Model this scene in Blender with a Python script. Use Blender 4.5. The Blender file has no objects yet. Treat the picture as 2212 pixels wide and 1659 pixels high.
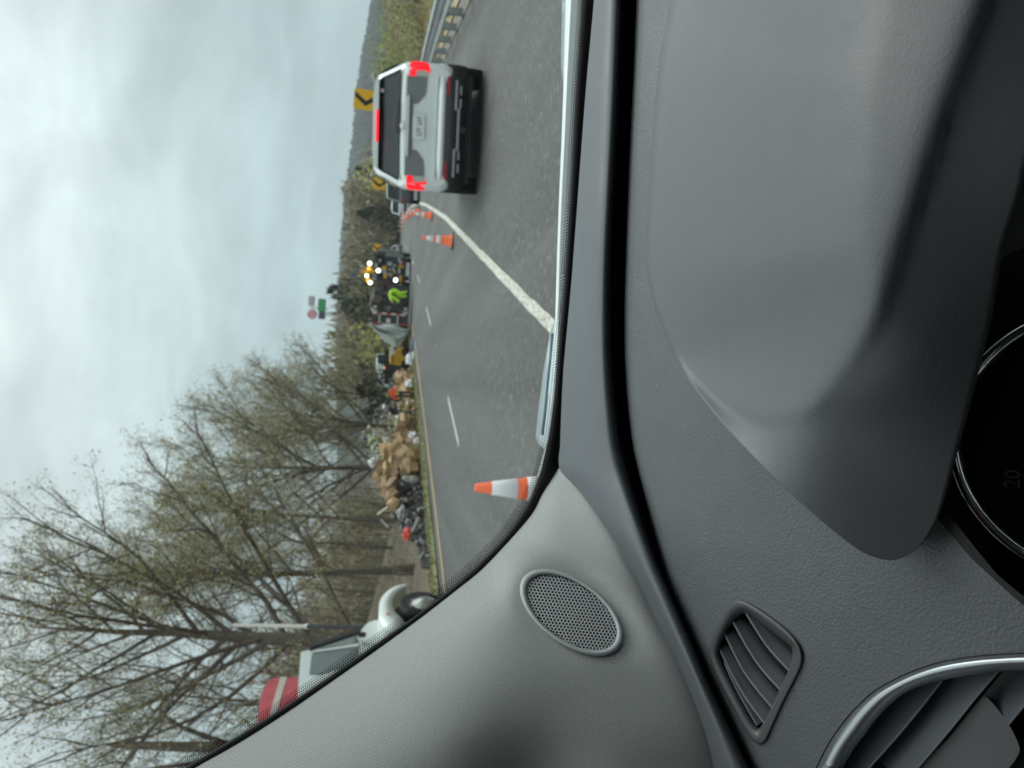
import bpy, bmesh, math, random
from mathutils import Vector, Matrix, noise
rad = math.radians
random.seed(7)
S = bpy.context.scene
COL = S.collection

# ------------------------------------------------------------------ camera
# The photograph was taken with the phone on its side: picture-left is up, picture-top is to the right.
LENS, SENSOR = 26.0, 34.6
FPX = 2212 * LENS / SENSOR                      # focal length in units of a 2212 px wide picture
PITCH, ROLL, KB = rad(9.59), rad(3.7), 0.04     # look down, lean, cross-fall of the banked road
CAM = Vector((0, 0, 1.40))
FW = Vector((0, math.cos(PITCH), -math.sin(PITCH)))
R0 = Vector((1, 0, 0)); D0 = Vector((0, -math.sin(PITCH), -math.cos(PITCH)))
RT = math.cos(ROLL) * R0 - math.sin(ROLL) * D0
DN = math.cos(ROLL) * D0 + math.sin(ROLL) * R0
YAW = rad(15)
T = Vector((math.sin(YAW), math.cos(YAW), 0))   # direction of travel
L = Vector((-math.cos(YAW), math.sin(YAW), 0))  # to the left of it
UP = Vector((0, 0, 1))
cd = bpy.data.cameras.new('camera'); cam = bpy.data.objects.new('camera', cd); COL.objects.link(cam)
m3 = Matrix((DN, RT, -FW)).transposed()
cam.matrix_world = Matrix.Translation(CAM) @ m3.to_4x4()
cd.lens, cd.sensor_width, cd.sensor_fit = LENS, SENSOR, 'HORIZONTAL'
cd.clip_start, cd.clip_end = 0.02, 20000
cd.dof.use_dof = True; cd.dof.focus_distance = 0.70; cd.dof.aperture_fstop = 10.0
S.camera = cam

# ------------------------------------------------------------------ sky, sun, exposure
SUN_EL, SUN_AZ = rad(50), rad(48)
W = bpy.data.worlds.new('World'); S.world = W; W.use_nodes = True
nt = W.node_tree; nt.nodes.clear()
def N(tree, typ, **kw):
    n = tree.nodes.new(typ)
    for k, v in kw.items(): setattr(n, k, v)
    return n
def lk(tree, a, b): tree.links.new(a, b)
def mathn(tree, op, a, b=None, c=None):
    n = N(tree, 'ShaderNodeMath', operation=op)
    for i, x in enumerate((a, b, c)):
        if x is None: continue
        if hasattr(x, 'is_linked'): lk(tree, x, n.inputs[i])
        else: n.inputs[i].default_value = x
    return n.outputs[0]
def mixc(tree, f, a, b, mode='MIX'):
    n = N(tree, 'ShaderNodeMix', data_type='RGBA', blend_type=mode)
    for s, x in ((n.inputs[0], f), (n.inputs[6], a), (n.inputs[7], b)):
        if hasattr(x, 'is_linked'): lk(tree, x, s)
        elif isinstance(x, (int, float)): s.default_value = x
        else: s.default_value = (*x, 1)
    return n.outputs[2]
sky = N(nt, 'ShaderNodeTexSky', sky_type='NISHITA', sun_disc=False, sun_elevation=SUN_EL, sun_rotation=SUN_AZ)
tc = N(nt, 'ShaderNodeTexCoord'); sp = N(nt, 'ShaderNodeSeparateXYZ'); lk(nt, tc.outputs['Generated'], sp.inputs[0])
zc = mathn(nt, 'MAXIMUM', sp.outputs[2], 0.0)
den = mathn(nt, 'ADD', zc, 0.34)
cx = mathn(nt, 'DIVIDE', sp.outputs[0], den); cy = mathn(nt, 'DIVIDE', sp.outputs[1], den)
cv = N(nt, 'ShaderNodeCombineXYZ'); lk(nt, cx, cv.inputs[0]); lk(nt, cy, cv.inputs[1])
n1 = N(nt, 'ShaderNodeTexNoise'); n1.inputs['Scale'].default_value = 1.7; n1.inputs['Detail'].default_value = 5; n1.inputs['Roughness'].default_value = .55; n1.inputs['Distortion'].default_value = .4
mp = N(nt, 'ShaderNodeMapping'); mp.inputs['Scale'].default_value = (.8, 1.0, 1); mp.inputs['Location'].default_value = (3.1, 1.7, 0)
lk(nt, cv.outputs[0], mp.inputs[0]); lk(nt, mp.outputs[0], n1.inputs[0])
rmp = N(nt, 'ShaderNodeMapRange'); rmp.inputs[1].default_value = .32; rmp.inputs[2].default_value = .70; rmp.inputs[3].default_value = .74; rmp.inputs[4].default_value = 1.2
lk(nt, n1.outputs[0], rmp.inputs[0])
z2 = mathn(nt, 'MULTIPLY', zc, zc)
grad = mathn(nt, 'ADD', mathn(nt, 'MULTIPLY_ADD', zc, .28, .50), mathn(nt, 'MULTIPLY', z2, .85))
hor = N(nt, 'ShaderNodeMapRange'); hor.inputs[1].default_value = 0; hor.inputs[2].default_value = .35; lk(nt, zc, hor.inputs[0])
tint = mixc(nt, hor.outputs[0], (8.1, 10.2, 10.4), (9.8, 10.6, 10.5))
n2 = N(nt, 'ShaderNodeTexNoise'); n2.inputs['Scale'].default_value = 4.6; n2.inputs['Detail'].default_value = 6; n2.inputs['Roughness'].default_value = .6; n2.inputs['Distortion'].default_value = .3
lk(nt, mp.outputs[0], n2.inputs[0]); rm2 = N(nt, 'ShaderNodeMapRange'); rm2.inputs[1].default_value = .35; rm2.inputs[2].default_value = .68; rm2.inputs[3].default_value = .87; rm2.inputs[4].default_value = 1.14; lk(nt, n2.outputs[0], rm2.inputs[0])
lum = mathn(nt, 'MULTIPLY', grad, mathn(nt, 'MULTIPLY', rmp.outputs[0], rm2.outputs[0]))
cloud = mixc(nt, 1.0, tint, lum, 'MULTIPLY')
allsky = mixc(nt, .90, sky.outputs[0], cloud)
bg = N(nt, 'ShaderNodeBackground'); bg.inputs[1].default_value = .10
lk(nt, allsky, bg.inputs[0]); wo = N(nt, 'ShaderNodeOutputWorld'); lk(nt, bg.outputs[0], wo.inputs[0])
sd = bpy.data.lights.new('sun', 'SUN'); sd.energy = 1.5; sd.angle = rad(35); sd.color = (1, .97, .93)
sun = bpy.data.objects.new('sun', sd); COL.objects.link(sun)
sdir = Vector((math.sin(SUN_AZ) * math.cos(SUN_EL), math.cos(SUN_AZ) * math.cos(SUN_EL), math.sin(SUN_EL)))
sun.rotation_euler = sdir.to_track_quat('Z', 'Y').to_euler()
S.view_settings.view_transform = 'Standard'; S.view_settings.look = 'None'
S.view_settings.exposure = 0.36; S.view_settings.gamma = 1.0; S.view_settings.use_curve_mapping = False
S.cycles.use_denoising = True
S.cycles.max_bounces = 8; S.cycles.transparent_max_bounces = 16; S.cycles.sample_clamp_indirect = 6
S.cycles.caustics_reflective = False; S.cycles.caustics_refractive = False

# ------------------------------------------------------------------ geometry of the picture and of the road
def ray(dx, dy): return FW - (dy - 829.5) / FPX * RT + (dx - 1106) / FPX * DN
def P(dx, dy, depth): return CAM + ray(dx, dy) * depth
NB = Vector((KB * L.x, KB * L.y, 1))
def G(dx, dy):
    d = ray(dx, dy); return CAM + d * (-(CAM.dot(NB)) / d.dot(NB))
def ts(p): return p.dot(T), p.dot(L)
def RW(t, s, h=0): return T * t + L * s + UP * (-KB * s + h)
def Qs(dx, dy, s):                       # where the ray meets the vertical plane s metres left of our lane: (t, z)
    d = ray(dx, dy); k = s / d.dot(L) if abs(d.dot(L)) > 1e-9 else 0
    k = (s - CAM.dot(L)) / d.dot(L); p = CAM + d * k; return p.dot(T), p.z
def lerp_tab(tab, x):
    if x <= tab[0][0]: return tab[0][1]
    for (a, b), (c, d) in zip(tab, tab[1:]):
        if x <= c: return b + (d - b) * (x - a) / (c - a)
    return tab[-1][1]
CURVE = [(0, 0), (22, 0), (29, .15), (37, .33), (45, .65), (58, 1.3), (81, 2.8), (118, 5.6), (157, 10.5), (220, 17.8), (300, 29.8), (420, 52)]
def cs(t): return lerp_tab(CURVE, t)
def smooth(a, b, x):
    x = max(0, min(1, (x - a) / (b - a))); return x * x * (3 - 2 * x)
def nz(x, y, z=0): return noise.noise(Vector((x, y, z)))
def terr(t, s):                          # terrain height
    r = s - cs(min(t, 420))
    z = -KB * max(min(s, 40), -8)
    if r > 11.0:
        up = 3.2 * smooth(16, 30, r) * (1 - .72 * smooth(38, 62, t)) + 2.0 * smooth(40, 140, r)
        z += -.12 * smooth(11, 13, r) + up + .10 * nz(t * .35, s * .35) * smooth(11, 14, r)
    if r < -3.6:
        z += .35 * smooth(-3.7, -6, r) - 1.5 * smooth(-9, -22, r) + .12 * nz(t * .4, s * .4) * smooth(-3.6, -5, r)
    return z

# ------------------------------------------------------------------ materials
MATS = {}
def mat(name, col=(.5, .5, .5), rough=.6, metal=0, var=0, vscale=4, col2=None, bump=0, bscale=60, bdist=.01, emit=0, coat=0, spec=.5, vor=False, detail=4, coord='Object'):
    if name in MATS: return MATS[name]
    m = bpy.data.materials.new(name); MATS[name] = m; m.use_nodes = True
    t = m.node_tree; b = t.nodes['Principled BSDF']
    b.inputs['Base Color'].default_value = (*col, 1); b.inputs['Roughness'].default_value = rough
    b.inputs['Metallic'].default_value = metal; b.inputs['Coat Weight'].default_value = coat
    b.inputs['Specular IOR Level'].default_value = spec
    tcx = N(t, 'ShaderNodeTexCoord')
    if var or col2:
        n = N(t, 'ShaderNodeTexNoise'); n.inputs['Scale'].default_value = vscale; n.inputs['Detail'].default_value = detail
        lk(t, tcx.outputs[coord], n.inputs['Vector'])
        r = N(t, 'ShaderNodeMapRange'); r.inputs[1].default_value = .33; r.inputs[2].default_value = .67; lk(t, n.outputs[0], r.inputs[0])
        a = col if col2 else tuple(c * (1 - var) for c in col); c2 = col2 or tuple(min(1, c * (1 + var)) for c in col)
        lk(t, mixc(t, r.outputs[0], a, c2), b.inputs['Base Color'])
    if bump:
        if vor:
            n = N(t, 'ShaderNodeTexVoronoi'); n.inputs['Scale'].default_value = bscale
        else:
            n = N(t, 'ShaderNodeTexNoise'); n.inputs['Scale'].default_value = bscale; n.inputs['Detail'].default_value = 3
        lk(t, tcx.outputs[coord], n.inputs['Vector'])
        bp = N(t, 'ShaderNodeBump'); bp.inputs['Strength'].default_value = bump; bp.inputs['Distance'].default_value = bdist
        lk(t, n.outputs[0], bp.inputs['Height']); lk(t, bp.outputs[0], b.inputs['Normal'])
    if emit:
        b.inputs['Emission Color'].default_value = (*col, 1); b.inputs['Emission Strength'].default_value = emit
    return m

# ------------------------------------------------------------------ mesh helpers
class MB:
    def __init__(s): s.v = []; s.f = []; s.m = []
    def add(s, v, f, m=0):
        o = len(s.v); s.v += [tuple(q) for q in v]; s.f += [tuple(i + o for i in q) for q in f]; s.m += [m] * len(f)
    def box(s, c, d, rot=None, m=0, bev=0):
        x, y, z = d[0] / 2, d[1] / 2, d[2] / 2
        if bev:
            b = min(bev, x * .9, y * .9, z * .9); vs = []
            bm = bmesh.new(); bmesh.ops.create_cube(bm, size=1)
            for v in bm.verts: v.co = Vector((v.co.x * d[0], v.co.y * d[1], v.co.z * d[2]))
            bmesh.ops.bevel(bm, geom=bm.edges[:], offset=b, segments=2, affect='EDGES')
            bm.verts.index_update(); vs = [v.co.copy() for v in bm.verts]; fs = [[v.index for v in f.verts] for f in bm.faces]; bm.free()
        else:
            vs = [Vector(q) for q in ((-x, -y, -z), (x, -y, -z), (x, y, -z), (-x, y, -z), (-x, -y, z), (x, -y, z), (x, y, z), (-x, y, z))]
            fs = [(0, 3, 2, 1), (4, 5, 6, 7), (0, 1, 5, 4), (1, 2, 6, 5), (2, 3, 7, 6), (3, 0, 4, 7)]
        if rot is not None: vs = [rot @ v for v in vs]
        s.add([v + Vector(c) for v in vs], fs, m); return s
    def tube(s, pts, rads, n=6, m=0, cap=True):
        pts = [Vector(p) for p in pts]
        if not hasattr(rads, '__len__'): rads = [rads] * len(pts)
        vs = []; fs = []; ref = None
        for i, p in enumerate(pts):
            d = (pts[min(i + 1, len(pts) - 1)] - pts[max(i - 1, 0)])
            d = d.normalized() if d.length > 1e-9 else UP
            if ref is None: ref = Vector((1, 0, 0)) if abs(d.x) < .8 else Vector((0, 1, 0))
            a = d.cross(ref).normalized(); b = d.cross(a); ref = -b if False else ref
            for k in range(n):
                an = 2 * math.pi * k / n; vs.append(p + (a * math.cos(an) + b * math.sin(an)) * rads[i])
        for i in range(len(pts) - 1):
            for k in range(n):
                fs.append((i * n + k, i * n + (k + 1) % n, (i + 1) * n + (k + 1) % n, (i + 1) * n + k))
        if cap: fs.append(tuple(range(n))[::-1]); fs.append(tuple((len(pts) - 1) * n + k for k in range(n)))
        s.add(vs, fs, m); return s
    def prism(s, poly, off, m=0):               # poly: 3-D points of a flat outline, off: extrusion vector
        n = len(poly); a = [Vector(p) for p in poly]; b = [p + Vector(off) for p in a]
        s.add(a + b, [tuple(range(n))[::-1], tuple(range(n, 2 * n))] + [(i, (i + 1) % n, n + (i + 1) % n, n + i) for i in range(n)], m); return s
    def lathe(s, prof, n=24, axis='x', c=(0, 0, 0), m=0, close=False):   # prof: (radius, along axis)
        vs = []; fs = []
        for k in range(n):
            a = 2 * math.pi * k / n
            for r, h in prof:
                q = {'x': (h, r * math.cos(a), r * math.sin(a)), 'z': (r * math.cos(a), r * math.sin(a), h), 'y': (r * math.cos(a), h, r * math.sin(a))}[axis]
                vs.append(Vector(q) + Vector(c))
        p = len(prof)
        for k in range(n):
            for i in range(p - 1 + (1 if close else 0)):
                j = (i + 1) % p; k2 = (k + 1) % n
                fs.append((k * p + i, k2 * p + i, k2 * p + j, k * p + j))
        s.add(vs, fs, m); return s
    def grid(s, rows, m=0, close=False):
        n = len(rows[0]); vs = [q for r in rows for q in r]; fs = []
        for i in range(len(rows) - 1):
            for j in range(n - (0 if close else 1)):
                fs.append((i * n + j, i * n + (j + 1) % n, (i + 1) * n + (j + 1) % n, (i + 1) * n + j))
        s.add(vs, fs, m); return s
    def build(s, name, mats, parent=None, smooth_=False, world=False, kind=None, auto=None):
        me = bpy.data.meshes.new(name); me.from_pydata(s.v, [], s.f)
        if not isinstance(mats, (list, tuple)): mats = [mats]
        for q in mats: me.materials.append(q)
        if len(mats) > 1: me.polygons.foreach_set('material_index', s.m)
        if smooth_: me.polygons.foreach_set('use_smooth', [True] * len(me.polygons))
        if auto is not None:
            me.polygons.foreach_set('use_smooth', [True] * len(me.polygons)); me.set_sharp_from_angle(angle=rad(auto))
        me.update()
        return link(name, me, parent, world, kind)
def link(name, me, parent=None, world=False, kind=None):
    o = bpy.data.objects.new(name, me); COL.objects.link(o)
    if parent is not None:
        o.parent = parent
        if world: o.matrix_parent_inverse = top_matrix(parent).inverted()
    if kind: o['kind'] = kind
    return o
def top_matrix(o):
    m = o.matrix_basis.copy()
    if o.parent: m = top_matrix(o.parent) @ o.matrix_parent_inverse @ m
    return m
def tag(o, label=None, cat=None, group=None, kind=None):
    if label: o['label'] = label
    if cat: o['category'] = cat
    if group: o['group'] = group
    if kind: o['kind'] = kind
    return o
def empty(name, loc, rot=None, label=None, cat=None, group=None):
    o = bpy.data.objects.new(name, None); COL.objects.link(o); o.empty_display_size = .2
    m = Matrix.Translation(Vector(loc))
    if rot is not None: m = m @ rot.to_4x4()
    o.matrix_basis = m
    return tag(o, label, cat, group)
def heading(t, extra=0, bank=True):        # local x = right, y = forward along the (curving) road, z = up
    sl = (cs(t + 4) - cs(t - 4)) / 8
    f = (T + L * sl).normalized(); f = Matrix.Rotation(extra, 3, 'Z') @ f
    f.z = -KB * f.dot(L) if bank else 0; f.normalize()
    r = f.cross(UP).normalized()
    if bank: r.z = -KB * r.dot(L); r.normalize()
    u = r.cross(f).normalized(); f = u.cross(r)
    return Matrix((r, f, u)).transposed()
def yawm(a): return Matrix.Rotation(a, 3, 'Z')
def copy_tree(o, parent=None):
    c = o.copy(); COL.objects.link(c)
    if parent is not None: c.parent = parent
    for ch in list(o.children): copy_tree(ch, c)
    return c

# ------------------------------------------------------------------ ground, road, markings
M_litter = mat('leaf_litter', (.115, .088, .062), .95, col2=(.17, .14, .095), vscale=.9, bump=.6, bscale=9, bdist=.08, detail=8)
def asphalt():
    m = mat('asphalt', (.1, .1, .1), .7, bump=.5, bscale=90, bdist=.01, spec=.3); t = m.node_tree; b = t.nodes['Principled BSDF']; tcx = N(t, 'ShaderNodeTexCoord')
    mp = N(t, 'ShaderNodeMapping'); mp.inputs['Rotation'].default_value = (0, 0, YAW); mp.inputs['Scale'].default_value = (1.1, .05, 1); lk(t, tcx.outputs['Object'], mp.inputs[0])
    def nse(sc, det, vec):
        n = N(t, 'ShaderNodeTexNoise'); n.inputs['Scale'].default_value = sc; n.inputs['Detail'].default_value = det; lk(t, vec, n.inputs['Vector']); r = N(t, 'ShaderNodeMapRange'); r.inputs[1].default_value = .3; r.inputs[2].default_value = .7; lk(t, n.outputs[0], r.inputs[0]); return r.outputs[0]
    st = nse(.9, 6, mp.outputs[0]); bl = nse(.7, 8, tcx.outputs['Object']); sp = nse(14, 6, tcx.outputs['Object'])
    c = mixc(t, st, (.050, .052, .050), (.108, .108, .102)); c = mixc(t, mathn(t, 'MULTIPLY', bl, .5), c, (.075, .078, .077)); 
    sp2 = mathn(t, 'POWER', sp, 4.0); c = mixc(t, mathn(t, 'MULTIPLY', sp2, .5), c, (.27, .265, .25)); lk(t, c, b.inputs['Base Color'])
    return m
M_asph = asphalt()
def worn_paint(name, col, amount, sc=9):
    m = mat(name, col, .6); t = m.node_tree; b = t.nodes['Principled BSDF']; tcx = N(t, 'ShaderNodeTexCoord'); n = N(t, 'ShaderNodeTexNoise'); n.inputs['Scale'].default_value = sc; n.inputs['Detail'].default_value = 8; n.inputs['Roughness'].default_value = .7
    lk(t, tcx.outputs['Object'], n.inputs['Vector']); r = N(t, 'ShaderNodeMapRange'); r.inputs[1].default_value = amount; r.inputs[2].default_value = amount + .08; lk(t, n.outputs[0], r.inputs[0])
    lk(t, mixc(t, r.outputs[0], (.13, .135, .12), col), b.inputs['Base Color']); return m
M_white = worn_paint('road_paint_white', (.60, .585, .50), .43, 34)
M_dash = worn_paint('lane_paint', (.46, .455, .41), .36)
M_yellow = worn_paint('road_paint_yellow', (.52, .37, .14), .38, 6)
M_grass = mat('verge_grass', (.14, .155, .06), .9, col2=(.24, .23, .11), vscale=2.2, bump=.5, bscale=25, bdist=.05, detail=8)
M_dead = mat('dead_grass', (.42, .36, .22), .9, col2=(.24, .20, .12), vscale=1.6, bump=.5, bscale=20, bdist=.05, detail=8)
M_gravel = mat('gravel', (.20, .18, .155), .9, var=.3, vscale=5, bump=.5, bscale=60, bdist=.02)

def steps(a, b, first, grow):
    r = [a]; d = first
    while r[-1] < b: r.append(r[-1] + d); d *= grow
    return r
tt = [-5000, -1500, -400, -100, -30] + steps(-12, 420, 1.1, 1.012) + [520, 700, 1000, 1500, 2400, 4000, 7000]
sp_ = steps(10.4, 400, .6, 1.09) + [700, 1500, 4000]; sn_ = steps(3.5, 400, .5, 1.12) + [700, 1500, 4000]
ss = [-q for q in sn_[::-1]] + [0, 3, 6, 9] + sp_
g = MB(); rows = []
for t in tt:
    row = []
    for s in ss:
        s2 = s + cs(max(0, min(t, 420))); z = terr(t, s2)
        if -3.6 < s < 10.5: z -= .06
        p = T * t + L * s2; row.append((p.x, p.y, z))
    rows.append(row)
g.grid(rows); ground = g.build('ground', M_litter, smooth_=True, kind='structure')

def strip(name, t0, t1, s0, s1, h, m, dt=1.5, ns=1, kind='structure', parent=None, wob=0):
    g = MB(); rows = []; n = max(1, int(math.ceil((t1 - t0) / dt)))
    for i in range(n + 1):
        t = t0 + (t1 - t0) * i / n; row = []
        for j in range(ns + 1):
            s = s0 + (s1 - s0) * j / ns + cs(max(0, t))
            if wob and j in (0, ns): s += wob * nz(t * 1.7, s * 3, 5) + wob * .6 * nz(t * 6, s, 9)
            q = RW(t, s, h); row.append(q)
        rows.append(row)
    g.grid(rows)
    return g.build(name, m, smooth_=True, kind=kind, parent=parent)
road = strip('road', -25, 415, -3.45, 10.35, 0, M_asph, 2, 6)
strip('edge_line', -10, 330, 1.13, 1.28, .006, M_white, .22, 1, wob=.02, parent=road, kind=None)
strip('yellow_line', -10, 330, 9.40, 9.60, .006, M_yellow, .6, 1, wob=.012, parent=road, kind=None)
for a in (-11.5, 1.5, 14.6, 27.5, 40.8, 54, 67, 80, 93, 106):
    strip('lane_dash', a, a + (3.4 if a < 20 else 4.2), 5.18, 5.32, .006, M_dash, .5, 1, wob=.01, parent=road, kind=None)
for a in (23.7, 36.5):
    g = MB(); g.box((0, 0, .012), (.11, .1, .02), bev=.008)
    o = g.build('lane_reflector', M_dash, road); o.matrix_basis = Matrix.Translation(RW(a, 5.25 + cs(a))) @ heading(a).to_4x4()
strip('gravel_shoulder', -10, 200, -3.9, -3.35, .02, M_gravel, 1.2, 1, wob=.06)
g = MB(); rows = []
for i in range(140):
    t = -8 + i * 1.6
    rows.append([T * t + L * (s + cs(max(0, t)) + .12 * nz(t * .9, s, 3)) + UP * (terr(t, s + cs(max(0, t))) + .03 + .05 * nz(t, s, 2)) for s in (10.35, 10.7, 11.2, 11.9, 12.6, 13.1)])
g.grid(rows); verge = g.build('verge', M_grass, smooth_=True, kind='structure')
g = MB(); rows = []
for i in range(90):
    t = 6 + i * 1.6
    rows.append([T * t + L * (s + cs(max(0, t))) + UP * (terr(t, s + cs(max(0, t))) + .05) for s in (-3.85, -4.6, -5.5, -6.5, -8, -11)])
g.grid(rows); g.build('dry_bank', M_dead, smooth_=True, kind='structure')

# grass blades on both verges (uncountable)
def blades(name, n, area, hh, mats, label, seed, wid=.02):
    rnd = random.Random(seed); g = MB()
    for _ in range(n):
        t, s = area(rnd); s += cs(max(0, t)); z = terr(t, s); p = T * t + L * s + UP * z
        a = rnd.uniform(0, 6.28); h = hh * rnd.uniform(.5, 1.3); d = Vector((math.cos(a), math.sin(a), 0)); le = Vector((rnd.gauss(0, .3), rnd.gauss(0, .3), 1)) * h
        g.add([p - d * wid, p + d * wid, p + le], [(0, 1, 2)], rnd.randrange(len(mats)))
    o = g.build(name, mats, kind='stuff'); return tag(o, label, 'grass')
M_bl1 = mat('grass_green', (.11, .15, .045), .8); M_bl2 = mat('grass_olive', (.23, .22, .10), .8); M_bl3 = mat('grass_straw', (.40, .34, .20), .85)
blades('verge_grass', 9000, lambda r: (r.uniform(8, 60), r.uniform(10.4, 13.2)), .12, [M_bl1, M_bl2, M_bl2, M_bl3], 'low green and straw grass along the yellow line', 3, .03)
blades('dry_grass', 9000, lambda r: (r.uniform(10, 60), -r.uniform(4.0, 8)), .35, [M_bl3, M_bl3, M_bl2], 'pale dry grass behind the guard rail', 4, .03)

# ------------------------------------------------------------------ far hills
M_hill = mat('hill_forest', (.045, .055, .04), .95, col2=(.075, .08, .06), vscale=.02, detail=8)
M_hillt = [mat('ridge_tree_a', (.04, .05, .034), .95), mat('ridge_tree_b', (.065, .065, .045), .95), mat('ridge_tree_c', (.085, .075, .055), .95)]
SKY = [(-700, 60), (-300, 66), (0, 73), (150, 88), (250, 97), (400, 101), (480, 107), (560, 109), (640, 109), (760, 105), (900, 92), (1100, 80), (1500, 70), (2300, 60)]
def hill_pt(dy, dist, frac):
    d = ray(1106, dy); h = Vector((d.x, d.y, 0)); h.normalize()
    fwd = Vector((0, 1, 0)).dot(h)
    top = lerp_tab(SKY, dy) / FPX * dist * .985
    return Vector((CAM.x, CAM.y, 0)) + h * (dist / max(.3, fwd)) * 1, top * frac
g = MB(); rows = []
DY = [(-900 + i * 25) for i in range(140)]
prof = [(700, -.02, 0), (900, .10, 0), (1100, .30, 0), (1300, .55, 0), (1500, .80, 0), (1650, .93, 0), (1900, .80, 0), (2500, .3, 0)]
for dist, fr, _ in prof:
    row = []
    for dy in DY:
        b, h = hill_pt(dy, 1650, fr); dirv = Vector((b.x, b.y, 0)).normalized(); q = dirv * (b.length * dist / 1650)
        row.append((q.x, q.y, h * (1 + .05 * nz(dy * .012, dist * .004)) - 3))
    rows.append(row)
g.grid(rows); hills = g.build('hills', M_hill, smooth_=True, kind='structure')
g = MB(); rnd = random.Random(11)
def blobtree(g, p, h, w, m, n=5):
    rings = [(.0, .25), (.25, 1), (.6, .75), (.85, .35), (1, .02)]; vs = []; fs = []
    ph = rnd.random() * 6
    for z, r in rings:
        for k in range(n):
            a = ph + 2 * math.pi * k / n; rr = r * w * rnd.uniform(.75, 1.25); vs.append((p.x + math.cos(a) * rr, p.y + math.sin(a) * rr, p.z + z * h))
    for i in range(len(rings) - 1):
        for k in range(n): fs.append((i * n + k, i * n + (k + 1) % n, (i + 1) * n + (k + 1) % n, (i + 1) * n + k))
    g.add(vs, fs, m)
for _ in range(9000):
    dy = rnd.uniform(-150, 1700); k = rnd.random() ** .6; dist = 900 + 800 * k
    fr = lerp_tab([(q[0], q[1]) for q in prof], dist); b, h = hill_pt(dy, 1650, fr); dirv = Vector((b.x, b.y, 0)).normalized(); q = dirv * (b.length * dist / 1650)
    hh = rnd.uniform(8, 15); blobtree(g, Vector((q.x, q.y, h * (1 + .05 * nz(dy * .012, dist * .004)) - 5)), hh, hh * rnd.uniform(.25, .45), rnd.choice((0, 0, 1, 1, 2)))
tag(g.build('ridge_forest', M_hillt, kind='stuff'), 'dark forest covering the distant blue ridge', 'forest')

# ------------------------------------------------------------------ woodland
M_bark = mat('bark', (.085, .071, .056), .9, col2=(.16, .13, .105), vscale=8, bump=.5, bscale=30, bdist=.02)
M_twig = mat('twig', (.215, .175, .125), .9); M_twig2 = mat('twig_grey', (.15, .13, .105), .9)
M_lf = [mat('leaf_young', (.31, .31, .11), .7), mat('leaf_olive', (.25, .235, .10), .7), mat('leaf_yellow', (.36, .33, .15), .7)]
M_gr = [mat('needle_dark', (.028, .042, .022), .8), mat('needle', (.045, .065, .028), .8)]
M_sh = [mat('shrub_green', (.17, .22, .045), .8), mat('shrub_lime', (.26, .27, .06), .8), mat('shrub_brown', (.13, .105, .065), .9)]
M_mass = [mat('wood_brown', (.27, .215, .15), .95), mat('wood_grey', (.33, .285, .23), .95), mat('wood_olive', (.26, .25, .125), .95), mat('wood_dark', (.14, .12, .088), .95)]

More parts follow.
